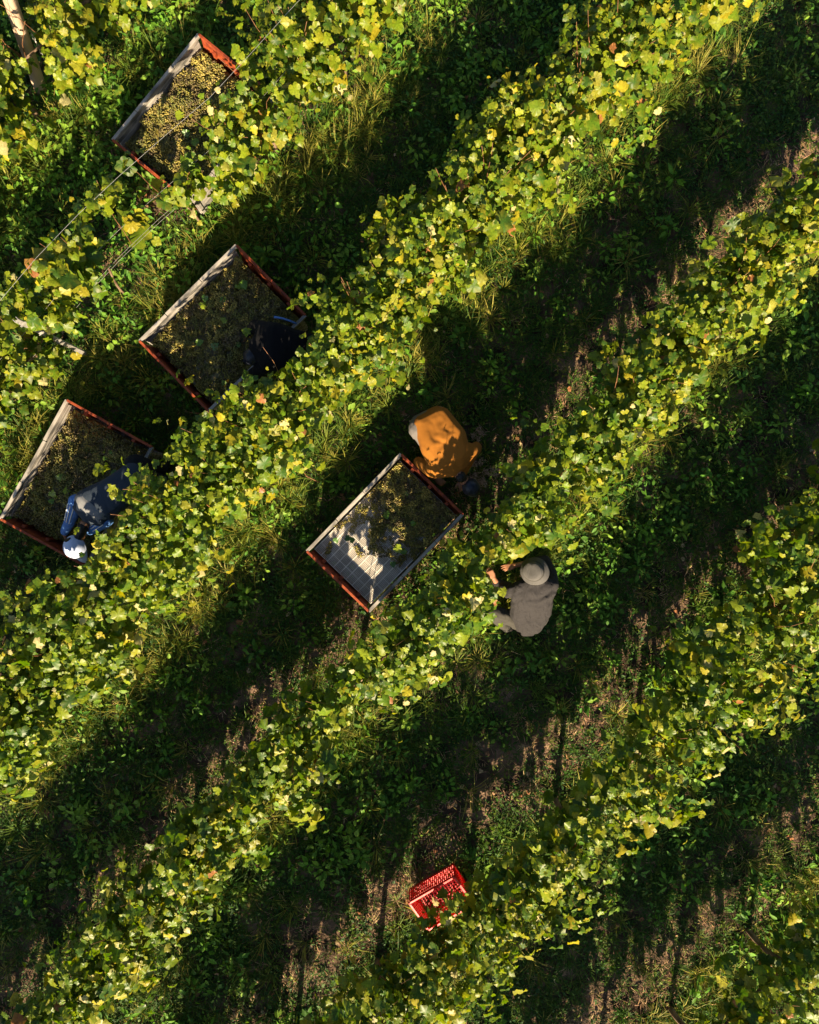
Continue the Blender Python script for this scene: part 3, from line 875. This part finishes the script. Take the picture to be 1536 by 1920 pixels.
# ------------------------------------------------------------------ red crate
def red_crate():
    a = P(768, 1684, 0.30); b = P(866, 1622, 0.30)
    d = (b - a); ang = math.atan2(d.y, d.x)
    L, W, H = 0.60, 0.40, 0.28
    root = empty('red_crate', (a.x, a.y, 0.0), ang)
    tag(root, 'bright red perforated plastic crate half hidden under the vine leaves', 'crate')
    def wall(p0, p1, name, out):
        """slotted wall from p0 to p1 (2D)"""
        mb = MB(); p0 = Vector(p0); p1 = Vector(p1); e = (p1 - p0); l = e.length; e.normalize()
        rot = Matrix.Translation((p0.x, p0.y, 0)) @ Matrix.Rotation(math.atan2(e.y, e.x), 4, 'Z')
        mb.box((0, -.002, .02), (l, .002, .05), rot)
        for z in (0.10, 0.15, 0.20):
            mb.box((0, -.002, z), (l, .002, z + .012), rot)
        mb.box((0, -.0025, .232), (l, .0025, H - .012), rot)
        n = int(l / 0.026)
        for i in range(n + 1):
            x = i * l / n
            mb.box((x - .0055, -.0045, .02), (x + .0055, .0045, .235), rot)
        return mb.build(name, M['crate'], root)
    wall((0, 0), (L, 0), 'long_wall', 1); wall((0, -W), (L, -W), 'long_wall', 1)
    wall((0, 0), (0, -W), 'short_wall', 1); wall((L, 0), (L, -W), 'short_wall', 1)
    rb = MB()
    for lo, hi in (((-.014, -.012, H - .013), (L + .014, .014, H)), ((-.014, -W - .014, H - .013), (L + .014, -W + .012, H)),
                   ((-.014, -W + .0125, H - .0128), (.012, -.0125, H - .0002)), ((L - .012, -W + .0125, H - .0128), (L + .014, -.0125, H - .0002))):
        rb.box(lo, hi)
    rb.build('rim', M['crate'], root, bevel=0.004)
    fb = MB()
    for i in range(16):
        fb.box((.004 + i * .0375, -W + .004, .010), (.022 + i * .0375, -.004, .019))
    for i in range(11):
        fb.box((.002, -W + .01 + i * .037, .004), (L - .002, -W + .022 + i * .037, .0098))
    fb.build('floor', M['crate'], root)
    root.rotation_euler = (math.radians(8), math.radians(-5), ang)
    root.location.z = 0.06
red_crate()

# ------------------------------------------------------------------ dry seeding weed by the worker in orange, leafy weed, sticks
def dock(px, py, seed, label, h=0.55, n=15, spread=0.19):
    c = P(px, py, 0); r = random.Random(seed); rr = np.random.default_rng(seed)
    root = empty('seeding_weed', c)
    tag(root, label, 'weed', 'dry seeding weeds')
    sb = MB(); pts = []
    for i in range(n):
        a = r.uniform(0, 6.28); q = spread * math.sqrt(r.random()); hh = h * r.uniform(.6, 1)
        tip = Vector((math.cos(a) * q, math.sin(a) * q, hh))
        sb.tube([Vector((0, 0, 0)), tip * .5 + Vector((0, 0, .06)), tip], 0.004, 0.002, 5)
        for _ in range(60):
            t = r.uniform(0.62, 1.05)
            p = tip * t + Vector((r.gauss(0, .016), r.gauss(0, .016), r.gauss(0, .016)))
            pts.append(p[:])
    sb.build('stem', M['stem'], root, True)
    pts = np.array(pts)
    V, F, C = berries(pts, rr.uniform(.0035, .0075, len(pts)), np.ones((len(pts), 3)))
    link('seed_head', arr_mesh('seed_head', V, F, C), M['seed'], root)
dock(898, 890, 5, 'pale brown seeding weed standing beside the head of the worker in orange')
dock(890, 815, 6, 'small dry weed standing right of the orange shirt, off the shoulder', 0.35, 5, 0.10)

def stick(pts, r, label, name='dry_stick'):
    q = [P(*p) for p in pts]; b = q[0].copy()
    o = MB().tube([v - b for v in q], r, r * .6, 6).build(name, M['cane'], None, True); o.location = b
    tag(o, label, 'stick')
stick([(600, 905, .12), (575, 893, .14), (560, 870, .18)], .006, 'thin bent brown stick in the grass left of the half empty bin')
stick([(355, 773, .05), (372, 775, .06), (392, 774, .05)], .008, 'short brown stick lying below the corner of the shaded bin')
stick([(1450, 500, .5), (1490, 490, .55), (1536, 478, .6)], .006, 'pale bare twig reaching in from the right edge')

# ------------------------------------------------------------------ people
def ico(sub=2):
    bm = bmesh.new(); bmesh.ops.create_icosphere(bm, subdivisions=sub, radius=1)
    v = [x.co.copy() for x in bm.verts]; bm.free(); return v
ICO = ico(2)
class Flesh:
    """tapered limbs and ellipsoids fused by a voxel remesh into ONE continuous surface"""
    def __init__(s): s.bm = bmesh.new()
    def hull(s, pts):
        tmp = bmesh.new()
        for p in pts: tmp.verts.new(p)
        bmesh.ops.convex_hull(tmp, input=tmp.verts)
        dead = [v for v in tmp.verts if not v.link_faces]
        bmesh.ops.delete(tmp, geom=dead, context='VERTS')
        me = bpy.data.meshes.new('t'); tmp.to_mesh(me); tmp.free()
        s.bm.from_mesh(me); bpy.data.meshes.remove(me)
    def limb(s, a, ra, b, rb):
        s.hull([Vector(a) + v * ra for v in ICO] + [Vector(b) + v * rb for v in ICO]); return s
    def chain(s, *pr):
        for (a, ra), (b, rb) in zip(pr[:-1], pr[1:]): s.limb(a, ra, b, rb)
        return s
    def ell(s, c, axes, mtx=None):
        m = mtx or Matrix.Identity(3)
        s.hull([Vector(c) + m @ Vector((v.x * axes[0], v.y * axes[1], v.z * axes[2])) for v in ICO]); return s
    def slab(s, *balls):
        """hull over several balls: (centre, radius)"""
        s.hull([Vector(c) + v * r for c, r in balls for v in ICO]); return s
    def build(s, name, mat, parent, origin, voxel=0.008, smooth=6, wrinkle=0.0, wscale=9.0, seed=0, creases=None):
        me = bpy.data.meshes.new(name); s.bm.to_mesh(me); s.bm.free()
        o = bpy.data.objects.new(name, me); COL.objects.link(o)
        rm = o.modifiers.new('r', 'REMESH'); rm.mode = 'VOXEL'; rm.voxel_size = voxel; rm.use_smooth_shade = True
        if smooth:
            sm = o.modifiers.new('s', 'SMOOTH'); sm.factor = 0.5; sm.iterations = smooth
        dg = bpy.context.evaluated_depsgraph_get()
        new = bpy.data.meshes.new_from_object(o.evaluated_get(dg))
        new.name = name
        bpy.data.objects.remove(o); bpy.data.meshes.remove(me)
        if wrinkle or creases:
            nr = [v.normal.copy() for v in new.vertices]
            for v, nn in zip(new.vertices, nr):
                p = v.co
                q = Vector((p.x * wscale + seed, p.y * wscale, p.z * wscale))
                d = (1 - abs(noise.noise(q)) * 2.2) * wrinkle
                if creases:
                    for (c, ax, freq, amp, rad) in creases:
                        w = max(0, 1 - (p - c).length / rad)
                        if w > 0: d += math.sin((p - c).dot(ax) * freq + noise.noise(p * 12) * 2.5) * amp * w
                v.co = p + nn * d
        new.polygons.foreach_set("use_smooth", [True] * len(new.polygons))
        new.transform(Matrix.Translation(-Vector(origin)))
        ob = link(name, new, mat, parent)
        return ob

def add_hand(F, wrist, d, palm_n, curl=0.6, thumb_side=1, r=0.0082):
    """palm and five fingers of different lengths, curled towards palm_n"""
    d = d.normalized(); n = (palm_n - palm_n.dot(d) * d).normalized(); s = d.cross(n) * thumb_side
    F.slab((wrist, .024), (wrist + d * .045 + s * .026, .015), (wrist + d * .045 - s * .026, .015),
           (wrist + d * .088 + s * .028, .0125), (wrist + d * .083 - s * .030, .0115))
    for i, (off, L) in enumerate(((.030, .072), (.010, .080), (-.010, .074), (-.029, .058))):
        p = wrist + d * (.088 - .002 * i) + s * off
        a = curl * (0.8 + 0.15 * i); q = p
        dirs = d + s * off * 1.5
        for j, fr in enumerate((.45, .31, .24)):
            dd = (dirs * math.cos(a) + n * math.sin(a)).normalized()
            e = q + dd * L * fr
            F.limb(q, r - .0008 * j, e, r - .0008 * (j + 1)); q = e; a += curl * 0.7
    t0 = wrist + d * .025 + s * .026; t1 = t0 + (d * .6 + s * .8 + n * .35).normalized() * .040; t2 = t1 + (d * .9 + s * .25 + n * .5).normalized() * .034
    F.limb(t0, .013, t1, .0105); F.limb(t1, .0105, t2, .0085)

def add_head(F, c, fwd, up):
    fwd = fwd.normalized(); up = (up - up.dot(fwd) * fwd).normalized(); s = fwd.cross(up)
    m = Matrix((s, fwd, up)).transposed()
    F.ell(c + up * .02 - fwd * .008, (.076, .096, .095), m)
    F.ell(c - up * .045 + fwd * .022, (.056, .066, .062), m)
    F.slab((c + fwd * .085 + up * .012, .010), (c + fwd * .108 - up * .022, .012), (c + fwd * .085 - up * .028, .014))  # nose
    F.slab((c + fwd * .082 - up * .060 + s * .018, .009), (c + fwd * .082 - up * .060 - s * .018, .009))                  # lips
    F.slab((c + fwd * .084 + up * .034 + s * .035, .010), (c + fwd * .088 + up * .030, .009), (c + fwd * .084 + up * .034 - s * .035, .010))
    F.ell(c + fwd * .070 - up * .092, (.024, .02, .018), m)
    for k in (-1, 1): F.ell(c + s * k * .078 - up * .012 - fwd * .01, (.012, .02, .032), m)
    return m

def add_hair(parent, c, fwd, up, origin, neck):
    fwd = fwd.normalized(); up = (up - up.dot(fwd) * fwd).normalized(); s = fwd.cross(up)
    m = Matrix((s, fwd, up)).transposed()
    H = Flesh(); H.ell(c - fwd * .028 + up * .018, (.080, .085, .092), m)
    H.slab((c - fwd * .062 - up * .05, .045), (neck.lerp(c, .12) - fwd * .006 + Vector((0, 0, .010)), .060))
    H.build('hair', M['hair'], parent, origin, .007, 3, .003, 30)

def eyes(parent, c, fwd, up, origin):
    fwd = fwd.normalized(); up = (up - up.dot(fwd) * fwd).normalized(); s = fwd.cross(up)
    for k in (-1, 1):
        bm = bmesh.new(); bmesh.ops.create_icosphere(bm, subdivisions=2, radius=.0125, matrix=Matrix.Translation(c + fwd * .077 + up * .010 + s * k * .031 - Vector(origin)))
        me = bpy.data.meshes.new('eye'); bm.to_mesh(me); bm.free(); link('eye', me, M['eye'], parent)

def lathe_cap(name, mat, parent, c, up, fwd, rows, origin, ns=40, peak=None, wob=0.0, seed=0, ovalx=0.86):
    """rows: (radius, height); oval crown; peak: (length, width angle) pulls the last ring forward"""
    up = up.normalized(); fwd = (fwd - fwd.dot(up) * up).normalized(); s = fwd.cross(up)
    V, F = [], []
    for i, (r, h) in enumerate(rows):
        for k in range(ns):
            a = 2 * math.pi * k / ns
            rr = r; hh = h + wob * (math.sin(3 * a + seed) + .6 * math.sin(5 * a + 2 * seed)) * (i / len(rows)) ** 2
            rr *= 1 + wob * 2 * math.sin(4 * a + i * .5 + seed)
            f = max(0, math.cos(a)) ** 1.5 if peak and i >= peak[1] else 0
            V.append(Vector(c) + fwd * (math.cos(a) * (rr + (peak[0] * f * ((i - peak[1] + 1) / (len(rows) - peak[1])) if peak else 0))) + s * math.sin(a) * rr * (ovalx if not f else ovalx * (1 - .12 * f)) + up * (hh - (0.02 * f if peak else 0)) - Vector(origin))
    for i in range(len(rows) - 1):
        for k in range(ns):
            k2 = (k + 1) % ns
            F.append((i * ns + k, (i + 1) * ns + k, (i + 1) * ns + k2, i * ns + k2))
    F.append(tuple(range(ns)))
    o = MB().add(V, F).build(name, mat, parent, True)
    so_ = o.modifiers.new('thick', 'SOLIDIFY'); so_.thickness = 0.004
    return o

def person(label):
    def mk(loc):
        o = empty('person', loc); tag(o, label, 'person'); return o
    return mk

def shoe(F, ankle, d):
    d = Vector((d.x, d.y, 0)).normalized(); z = Vector((0, 0, 1)); s = d.cross(z); g = Vector((ankle.x, ankle.y, 0.035))
    F.slab((g - d * .06, .038), (g + d * .03, .042), (ankle, .045)); F.slab((g + d * .03, .042), (g + d * .15 + s * .012, .033), (g + d * .15 - s * .012, .033))

# ---- squatting worker in grey
def grey_worker():
    o3 = P(985, 1165, 0); root = person('squatting worker in a grey shirt and grey brimmed hat, reaching into the vines')(o3)
    hip = P(990, 1160, .42); mid = P(996, 1135, .62); chest = P(1000, 1112, .74); neck = P(1002, 1090, .84); head = P(1001, 1072, .90)
    shL = P(960, 1107, .76); shR = P(1036, 1098, .76)
    elL = P(935, 1098, .58); wrL = P(926, 1084, .68)
    elR = P(1022, 1050, .52); wrR = P(965, 1060, .66)
    hL, hR = P(972, 1163, .40), P(1010, 1158, .40)
    knL = P(920, 1146, .52); ankL = P(950, 1176, .10)
    knR = P(1000, 1085, .50); ankR = P(1004, 1128, .10)
    fwd = (Vector((-.75, .45, -.55))); up = Vector((-.30, .42, .85))
    B = Flesh()
    m = add_head(B, head, fwd, up)
    B.chain((neck + Vector((0, 0, -.05)), .055), (head, .05))
    B.slab((hip, .08), (chest - Vector((0, 0, .05)), .07)); B.slab((shL, .04), (shR, .04), (chest - Vector((0, 0, .05)), .06))
    B.chain((shL, .048), (elL, .038), (wrL, .026)); B.chain((shR, .048), (elR, .038), (wrR, .026))
    B.chain((hL, .08), (knL, .055), (ankL, .038)); B.chain((hR, .08), (knR, .055), (ankR, .038))
    add_hand(B, wrL, Vector((-.45, .75, .1)), Vector((.2, .2, -1)), .55, 1)
    add_hand(B, wrR, Vector((-1, -.25, .0)), Vector((0, -.3, -1)), .5, -1)
    B.build('body', M['skin'], root, o3, .0055, 4)
    eyes(root, head, fwd, up, o3); add_hair(root, head, fwd, up, o3, neck)
    S = Flesh()
    S.slab((P(978, 1172, .42), .085), (P(1003, 1175, .42), .085), (P(975, 1150, .52), .115), (P(1016, 1146, .52), .11))
    S.slab((P(975, 1150, .52), .115), (P(1016, 1146, .52), .11), (P(980, 1118, .70), .115), (P(1020, 1112, .70), .115))
    S.slab((P(980, 1118, .70), .115), (P(1020, 1112, .70), .115), (shL, .065), (shR, .068), (neck - Vector((0, 0, .04)), .075))
    S.chain((P(975, 1112, .74), .095), (P(952, 1106, .68), .085), (elL, .068), (elL.lerp(wrL, .25), .062))
    S.chain((shR, .072), (P(1034, 1075, .64), .062), (elR, .056), (elR.lerp(wrR, .3), .052))
    S.slab((P(982, 1188, .34), .03), (P(998, 1188, .34), .03), (P(990, 1165, .42), .10))
    cr = [(P(965, 1108, .76), Vector((1, -.25, 0)), 70, .012, .24), (P(1025, 1118, .8), Vector((.4, -.9, 0)), 60, .012, .26), (P(1000, 1150, .6), Vector((.2, 1, 0)), 40, .003, .25)]
    S.build('shirt', M['grey_shirt'], root, o3, .008, 5, .004, 7, 3, cr)
    T = Flesh()
    T.slab((hL, .115), (hR, .115), (hip + Vector((0, -.01, -.03)), .11))
    T.chain((hL, .10), (knL, .078), (knL.lerp(ankL, .5), .070), (ankL, .060)); T.chain((hR, .10), (knR, .075), (knR.lerp(ankR, .5), .065), (ankR, .058))
    T.build('trousers', M['khaki'], root, o3, .008, 4, .005, 10, 5, [(P(940, 1152, .5), Vector((.7, .7, 0)), 70, .006, .22)])
    for a in (ankL, ankR):
        X = Flesh(); shoe(X, a, Vector((-.7, .4, 0))); X.build('boot', M['rubber'], root, o3, .008, 3)
    hu = Vector((-.42, .10, .9))
    lathe_cap('hat', M['grey_hat'], root, head + Vector((.012, .005, 0)), hu, Vector((-1, .3, 0)),
              [(.012, .120), (.05, .122), (.088, .118), (.100, .108), (.106, .085), (.110, .05), (.116, .044), (.130, .030), (.146, .016), (.158, .006)], o3, wob=.007, seed=2, ovalx=.92)
    lathe_cap('hat_band', M['khaki'], root, head + Vector((.012, .005, 0)), hu, Vector((-1, .3, 0)),
              [(.112, .072), (.1135, .052)], o3, wob=.0, ovalx=.92).data.polygons
grey_worker()

# ---- bending worker in orange
def orange_worker():
    o3 = P(812, 820, 0); root = person('bending worker in an orange sweater with a dark cap, beside the half empty bin')(o3)
    hip = P(800, 792, .80); chest = P(838, 862, .86); neck = P(862, 892, .80); head = P(880, 911, .70)
    shL = P(812, 882, .78); shR = P(884, 846, .78)
    elL = P(785, 866, .56); wrL = P(818, 898, .40)
    elR = P(893, 838, .50); wrR = P(862, 900, .44)
    hL, hR = P(788, 805, .80), P(822, 782, .80)
    knL = P(803, 838, .44); ankL = P(792, 822, .09); knR = P(848, 805, .44); ankR = P(826, 790, .09)
    fwd = Vector((.35, -.35, -.85)); up = Vector((.6, -.6, .45))
    B = Flesh(); add_head(B, head, fwd, up)
    B.chain((neck, .055), (head, .05)); B.slab((hip, .08), (chest - Vector((0, 0, .03)), .07)); B.slab((shL, .04), (shR, .04), (chest - Vector((0, 0, .03)), .06))
    B.chain((shL, .048), (elL, .038), (wrL, .026)); B.chain((shR, .048), (elR, .038), (wrR, .026))
    B.chain((hL, .08), (knL, .055), (ankL, .038)); B.chain((hR, .08), (knR, .055), (ankR, .038))
    add_hand(B, wrL, Vector((.8, -.5, -.3)), Vector((0, 0, -1)), .6, 1); add_hand(B, wrR, Vector((.3, -.9, -.1)), Vector((-.3, 0, -1)), .6, -1)
    B.build('body', M['skin'], root, o3, .0055, 4); eyes(root, head, fwd, up, o3); add_hair(root, head, fwd, up, o3, neck)
    S = Flesh()
    a1, a2 = P(795, 796, .84), P(826, 782, .84); b1, b2 = P(810, 838, .88), P(852, 815, .88); c1, c2 = P(822, 868, .86), P(862, 846, .86)
    S.slab((a1, .115), (a2, .115), (b1, .125), (b2, .12)); S.slab((b1, .125), (b2, .12), (c1, .115), (c2, .115))
    S.slab((c1, .115), (c2, .115), (shL, .085), (shR, .085), (P(850, 880, .80), .08))
    S.slab((P(820, 778, .83), .10), (a1, .10), (P(806, 786, .80), .10))
    S.chain((shL, .085), (P(795, 872, .66), .068), (elL, .062), (elL.lerp(wrL, .8), .048)); S.chain((shR, .085), (P(892, 842, .63), .066), (elR, .060), (elR.lerp(wrR, .82), .046))
    cr = [(P(826, 822, .95), (P(835, 780, .9) - P(812, 786, .9)).normalized(), 34, .012, .26), (P(862, 868, .9), Vector((.8, .6, 0)), 45, .006, .22)]
    S.build('sweater', M['orange'], root, o3, .009, 7, .004, 4, 8, cr)
    T = Flesh(); T.slab((hL, .125), (hR, .12), (P(790, 797, .76), .125)); T.chain((hL, .11), (knL, .075), (ankL, .06)); T.chain((hR, .11), (knR, .075), (ankR, .06))
    T.build('trousers', M['jeans'], root, o3, .009, 4, .004, 9, 2)
    for a in (ankL, ankR):
        X = Flesh(); shoe(X, a, Vector((.7, -.7, 0))); X.build('boot', M['rubber'], root, o3, .008, 3)
    lathe_cap('cap', M['navy_cap'], root, head + Vector((.008, -.008, 0)), Vector((.42, -.42, .8)), Vector((.6, -.6, -.5)),
              [(.01, .122), (.045, .117), (.078, .095), (.098, .06), (.104, .03), (.106, .02), (.110, .012)], o3, peak=(.07, 5), ovalx=.85)
M['navy_cap'] = noise_mat('glossy_navy_cap', (0.010, 0.013, 0.022), (0.03, 0.034, 0.05), 20, 0.35, 0.2)
orange_worker()

# ---- worker in blue and navy, white cap, leaning into the left bin
def blue_worker():
    o3 = P(275, 900, 0); root = person('worker in navy jacket and white cap leaning into the bin at the left edge')(o3)
    hip = P(268, 888, .92); mid = P(218, 912, 1.02); chest = P(175, 945, 1.0); neck = P(158, 984, .92); head = P(143, 1024, .84)
    shL = P(142, 940, .94); shR = P(200, 975, .94)
    elL = P(132, 975, .72); wrL = P(120, 1000, .55); elR = P(178, 990, .86); wrR = P(150, 1000, .62)
    hL, hR = P(255, 872, .9), P(280, 902, .9)
    knL = P(300, 880, .48); ankL = P(310, 868, .09); knR = P(318, 905, .48); ankR = P(330, 905, .09)
    fwd = Vector((-.2, -.45, -.85)); up = Vector((-.35, -.8, .45))
    B = Flesh(); add_head(B, head, fwd, up)
    B.chain((neck, .055), (head, .05)); B.slab((hip, .08), (chest - Vector((0, 0, .03)), .07)); B.slab((shL, .04), (shR, .04), (chest - Vector((0, 0, .03)), .06))
    B.chain((shL, .048), (elL, .038), (wrL, .026)); B.chain((shR, .048), (elR, .038), (wrR, .026))
    B.chain((hL, .08), (knL, .055), (ankL, .038)); B.chain((hR, .08), (knR, .055), (ankR, .038))
    add_hand(B, wrL, Vector((-.1, -.5, -.85)), Vector((.8, 0, -.3)), .6, 1); add_hand(B, wrR, Vector((-.5, -.3, -.8)), Vector((-.2, -.6, 0)), .6, -1)
    B.build('body', M['skin'], root, o3, .0055, 4); eyes(root, head, fwd, up, o3); add_hair(root, head, fwd, up, o3, neck)
    S = Flesh()
    S.slab((P(250, 880, .96), .09), (P(262, 903, .96), .10), (P(208, 912, 1.0), .10), (P(225, 937, 1.0), .11))
    S.slab((P(208, 912, 1.0), .10), (P(225, 937, 1.0), .11), (P(160, 935, .97), .10), (P(192, 965, .97), .10))
    S.slab((P(160, 935, .97), .10), (P(192, 965, .97), .10), (P(150, 946, .94), .08), (P(192, 975, .94), .075), (P(168, 968, .95), .08))
    S.build('jacket', M['navy'], root, o3, .009, 6, .004, 6, 4, [(P(200, 960, 1), Vector((1, .4, 0)), 60, .005, .2)])
    # sunlight on the shoulders put into the colour: paler shell just proud of the jacket
    Y = Flesh(); Y.slab((P(162, 938, .985), .10), (P(192, 962, .985), .10), (P(156, 950, .965), .078), (P(190, 972, .965), .073))
    Y.build('lit_shoulders', M['lit_navy'], root, o3, .009, 6, .003, 6, 9)
    for nm, a in (('left', ((shL, .075), (elL, .062), (elL.lerp(wrL, .85), .046))), ('right', ((shR, .075), (elR, .062), (elR.lerp(wrR, .85), .046)))):
        X = Flesh(); X.chain(*a); sl_ = X.build('sleeve', M['blue'], root, o3, .008, 4, .004, 9, 3)
        # three stripes along the outer side of the sleeve
        (p, rp), (q, rq) = a[0], a[1]
        d = (q - p).normalized(); s = d.cross(Vector((0, 0, 1))).normalized(); u = s.cross(d)
        if u.z < 0: u = -u
        st = MB()
        for k in (-.5, 0, .5):
            path = [p.lerp(q, t) + (u * math.cos(k) + s * math.sin(k)) * ((rp * (1 - t) + rq * t) + .002) - o3 for t in np.linspace(.05, .95, 8)]
            st.tube(path, .0065, .0065, 6)
        st.build('stripe', M['white_trim'], sl_, True)
    T = Flesh(); T.slab((hL, .12), (hR, .12)); T.chain((hL, .11), (knL, .075), (ankL, .06)); T.chain((hR, .11), (knR, .075), (ankR, .06))
    T.build('trousers', M['black_pants'], root, o3, .009, 4, .004, 9, 2)
    for a in (ankL, ankR):
        X = Flesh(); shoe(X, a, Vector((-.8, -.3, 0))); X.build('boot', M['rubber'], root, o3, .008, 3)
    hu = Vector((-.15, -.30, .93)); ff = Vector((.35, -.9, -.2))
    cap = lathe_cap('cap', M['white_cap'], root, head + Vector((0, 0, -.005)), hu, ff,
              [(.008, .138), (.048, .133), (.088, .110), (.111, .074), (.119, .037), (.121, .018), (.125, .012)], o3, peak=(.075, 5), ovalx=.92)
    # dark opening above the strap at the back of the cap
    up_ = hu.normalized(); f_ = (ff - ff.dot(up_) * up_).normalized(); s_ = f_.cross(up_)
    V = []
    for t in np.linspace(0, math.pi, 9):
        r_, h_ = .118 - .034 * math.sin(t), .078 + .036 * math.sin(t)
        a = math.pi + .34 * math.cos(t)
        V.append(head + Vector((0, 0, -.005)) + up_ * h_ + (f_ * math.cos(a) + s_ * math.sin(a) * .92) * (r_ + .010) - o3)
    V2 = [v + (f_ * .02 - up_ * .01) for v in V]
    n = len(V)
    MB().add(V + V2, [tuple(range(n)), tuple(range(2 * n - 1, n - 1, -1))] + [(i, i + n, (i + 1) % n + n, (i + 1) % n) for i in range(n)]).build('cap_opening', M['hair'], cap)
blue_worker()

# ---- person in black leaning over the shaded bin
def black_worker():
    o3 = P(590, 690, 0); root = person('person in black clothes bent over the shaded bin, half hidden by the vine row')(o3)
    hip = P(572, 668, .92); chest = P(505, 645, .98); neck = P(480, 650, .92); head = P(478, 668, .84)
    shL = P(505, 680, .92); shR = P(500, 618, .92)
    elL = P(478, 700, .72); wrL = P(462, 708, .52); elR = P(478, 610, .74); wrR = P(462, 626, .52)
    hL, hR = P(570, 690, .9), P(575, 645, .9)
    knL = P(610, 705, .48); ankL = P(625, 700, .09); knR = P(615, 660, .48); ankR = P(630, 655, .09)
    fwd = Vector((-.4, -.1, -.9)); up = Vector((-.8, -.2, .4))
    B = Flesh(); add_head(B, head, fwd, up)
    B.chain((neck, .055), (head, .05)); B.slab((hip, .08), (chest - Vector((0, 0, .03)), .07)); B.slab((shL, .04), (shR, .04), (chest - Vector((0, 0, .03)), .06))
    B.chain((shL, .048), (elL, .038), (wrL, .026)); B.chain((shR, .048), (elR, .038), (wrR, .026))
    B.chain((hL, .08), (knL, .055), (ankL, .038)); B.chain((hR, .08), (knR, .055), (ankR, .038))
    add_hand(B, wrL, Vector((-.3, -.2, -.9)), Vector((-.8, 0, .2)), .6, 1); add_hand(B, wrR, Vector((-.3, -.2, -.9)), Vector((-.8, 0, .2)), .6, -1)
    B.build('body', M['skin'], root, o3, .0055, 4); eyes(root, head, fwd, up, o3); add_hair(root, head, fwd, up, o3, neck)
    S = Flesh()
    S.slab((P(560, 690, .94), .115), (P(562, 640, .94), .115), (P(515, 672, .98), .13), (P(515, 625, .98), .12))
    S.slab((P(515, 672, .98), .13), (P(515, 625, .98), .12), (shL, .10), (shR, .085), (neck, .08))
    S.chain((shL, .09), (elL, .068), (elL.lerp(wrL, .9), .05)); S.chain((shR, .085), (elR, .062), (elR.lerp(wrR, .9), .048))
    sh = S.build('shirt', M['black'], root, o3, .009, 6, .004, 6, 4)
    # blue hem showing along the waist
    q = [P(514, 594, .99) - o3, P(530, 597, .97) - o3, P(545, 602, .95) - o3, P(556, 607, .92) - o3]
    MB().tube(q, .012, .010, 8).build('blue_hem', M['blue'], sh, True)
    T = Flesh(); T.slab((hL, .12), (hR, .12)); T.chain((hL, .11), (knL, .075), (ankL, .06)); T.chain((hR, .11), (knR, .075), (ankR, .06))
    T.build('trousers', M['black_pants'], root, o3, .009, 4, .004, 9, 2)
    for a in (ankL, ankR):
        X = Flesh(); shoe(X, a, Vector((-.9, .1, 0))); X.build('boot', M['rubber'], root, o3, .008, 3)
    lathe_cap('cap', M['navy_cap'], root, head, Vector((-.45, -.1, .85)), Vector((-.8, -.2, -.4)),
              [(.01, .122), (.045, .117), (.078, .095), (.098, .06), (.104, .03), (.106, .02), (.110, .012)], o3, peak=(.06, 5), ovalx=.85)
black_worker()
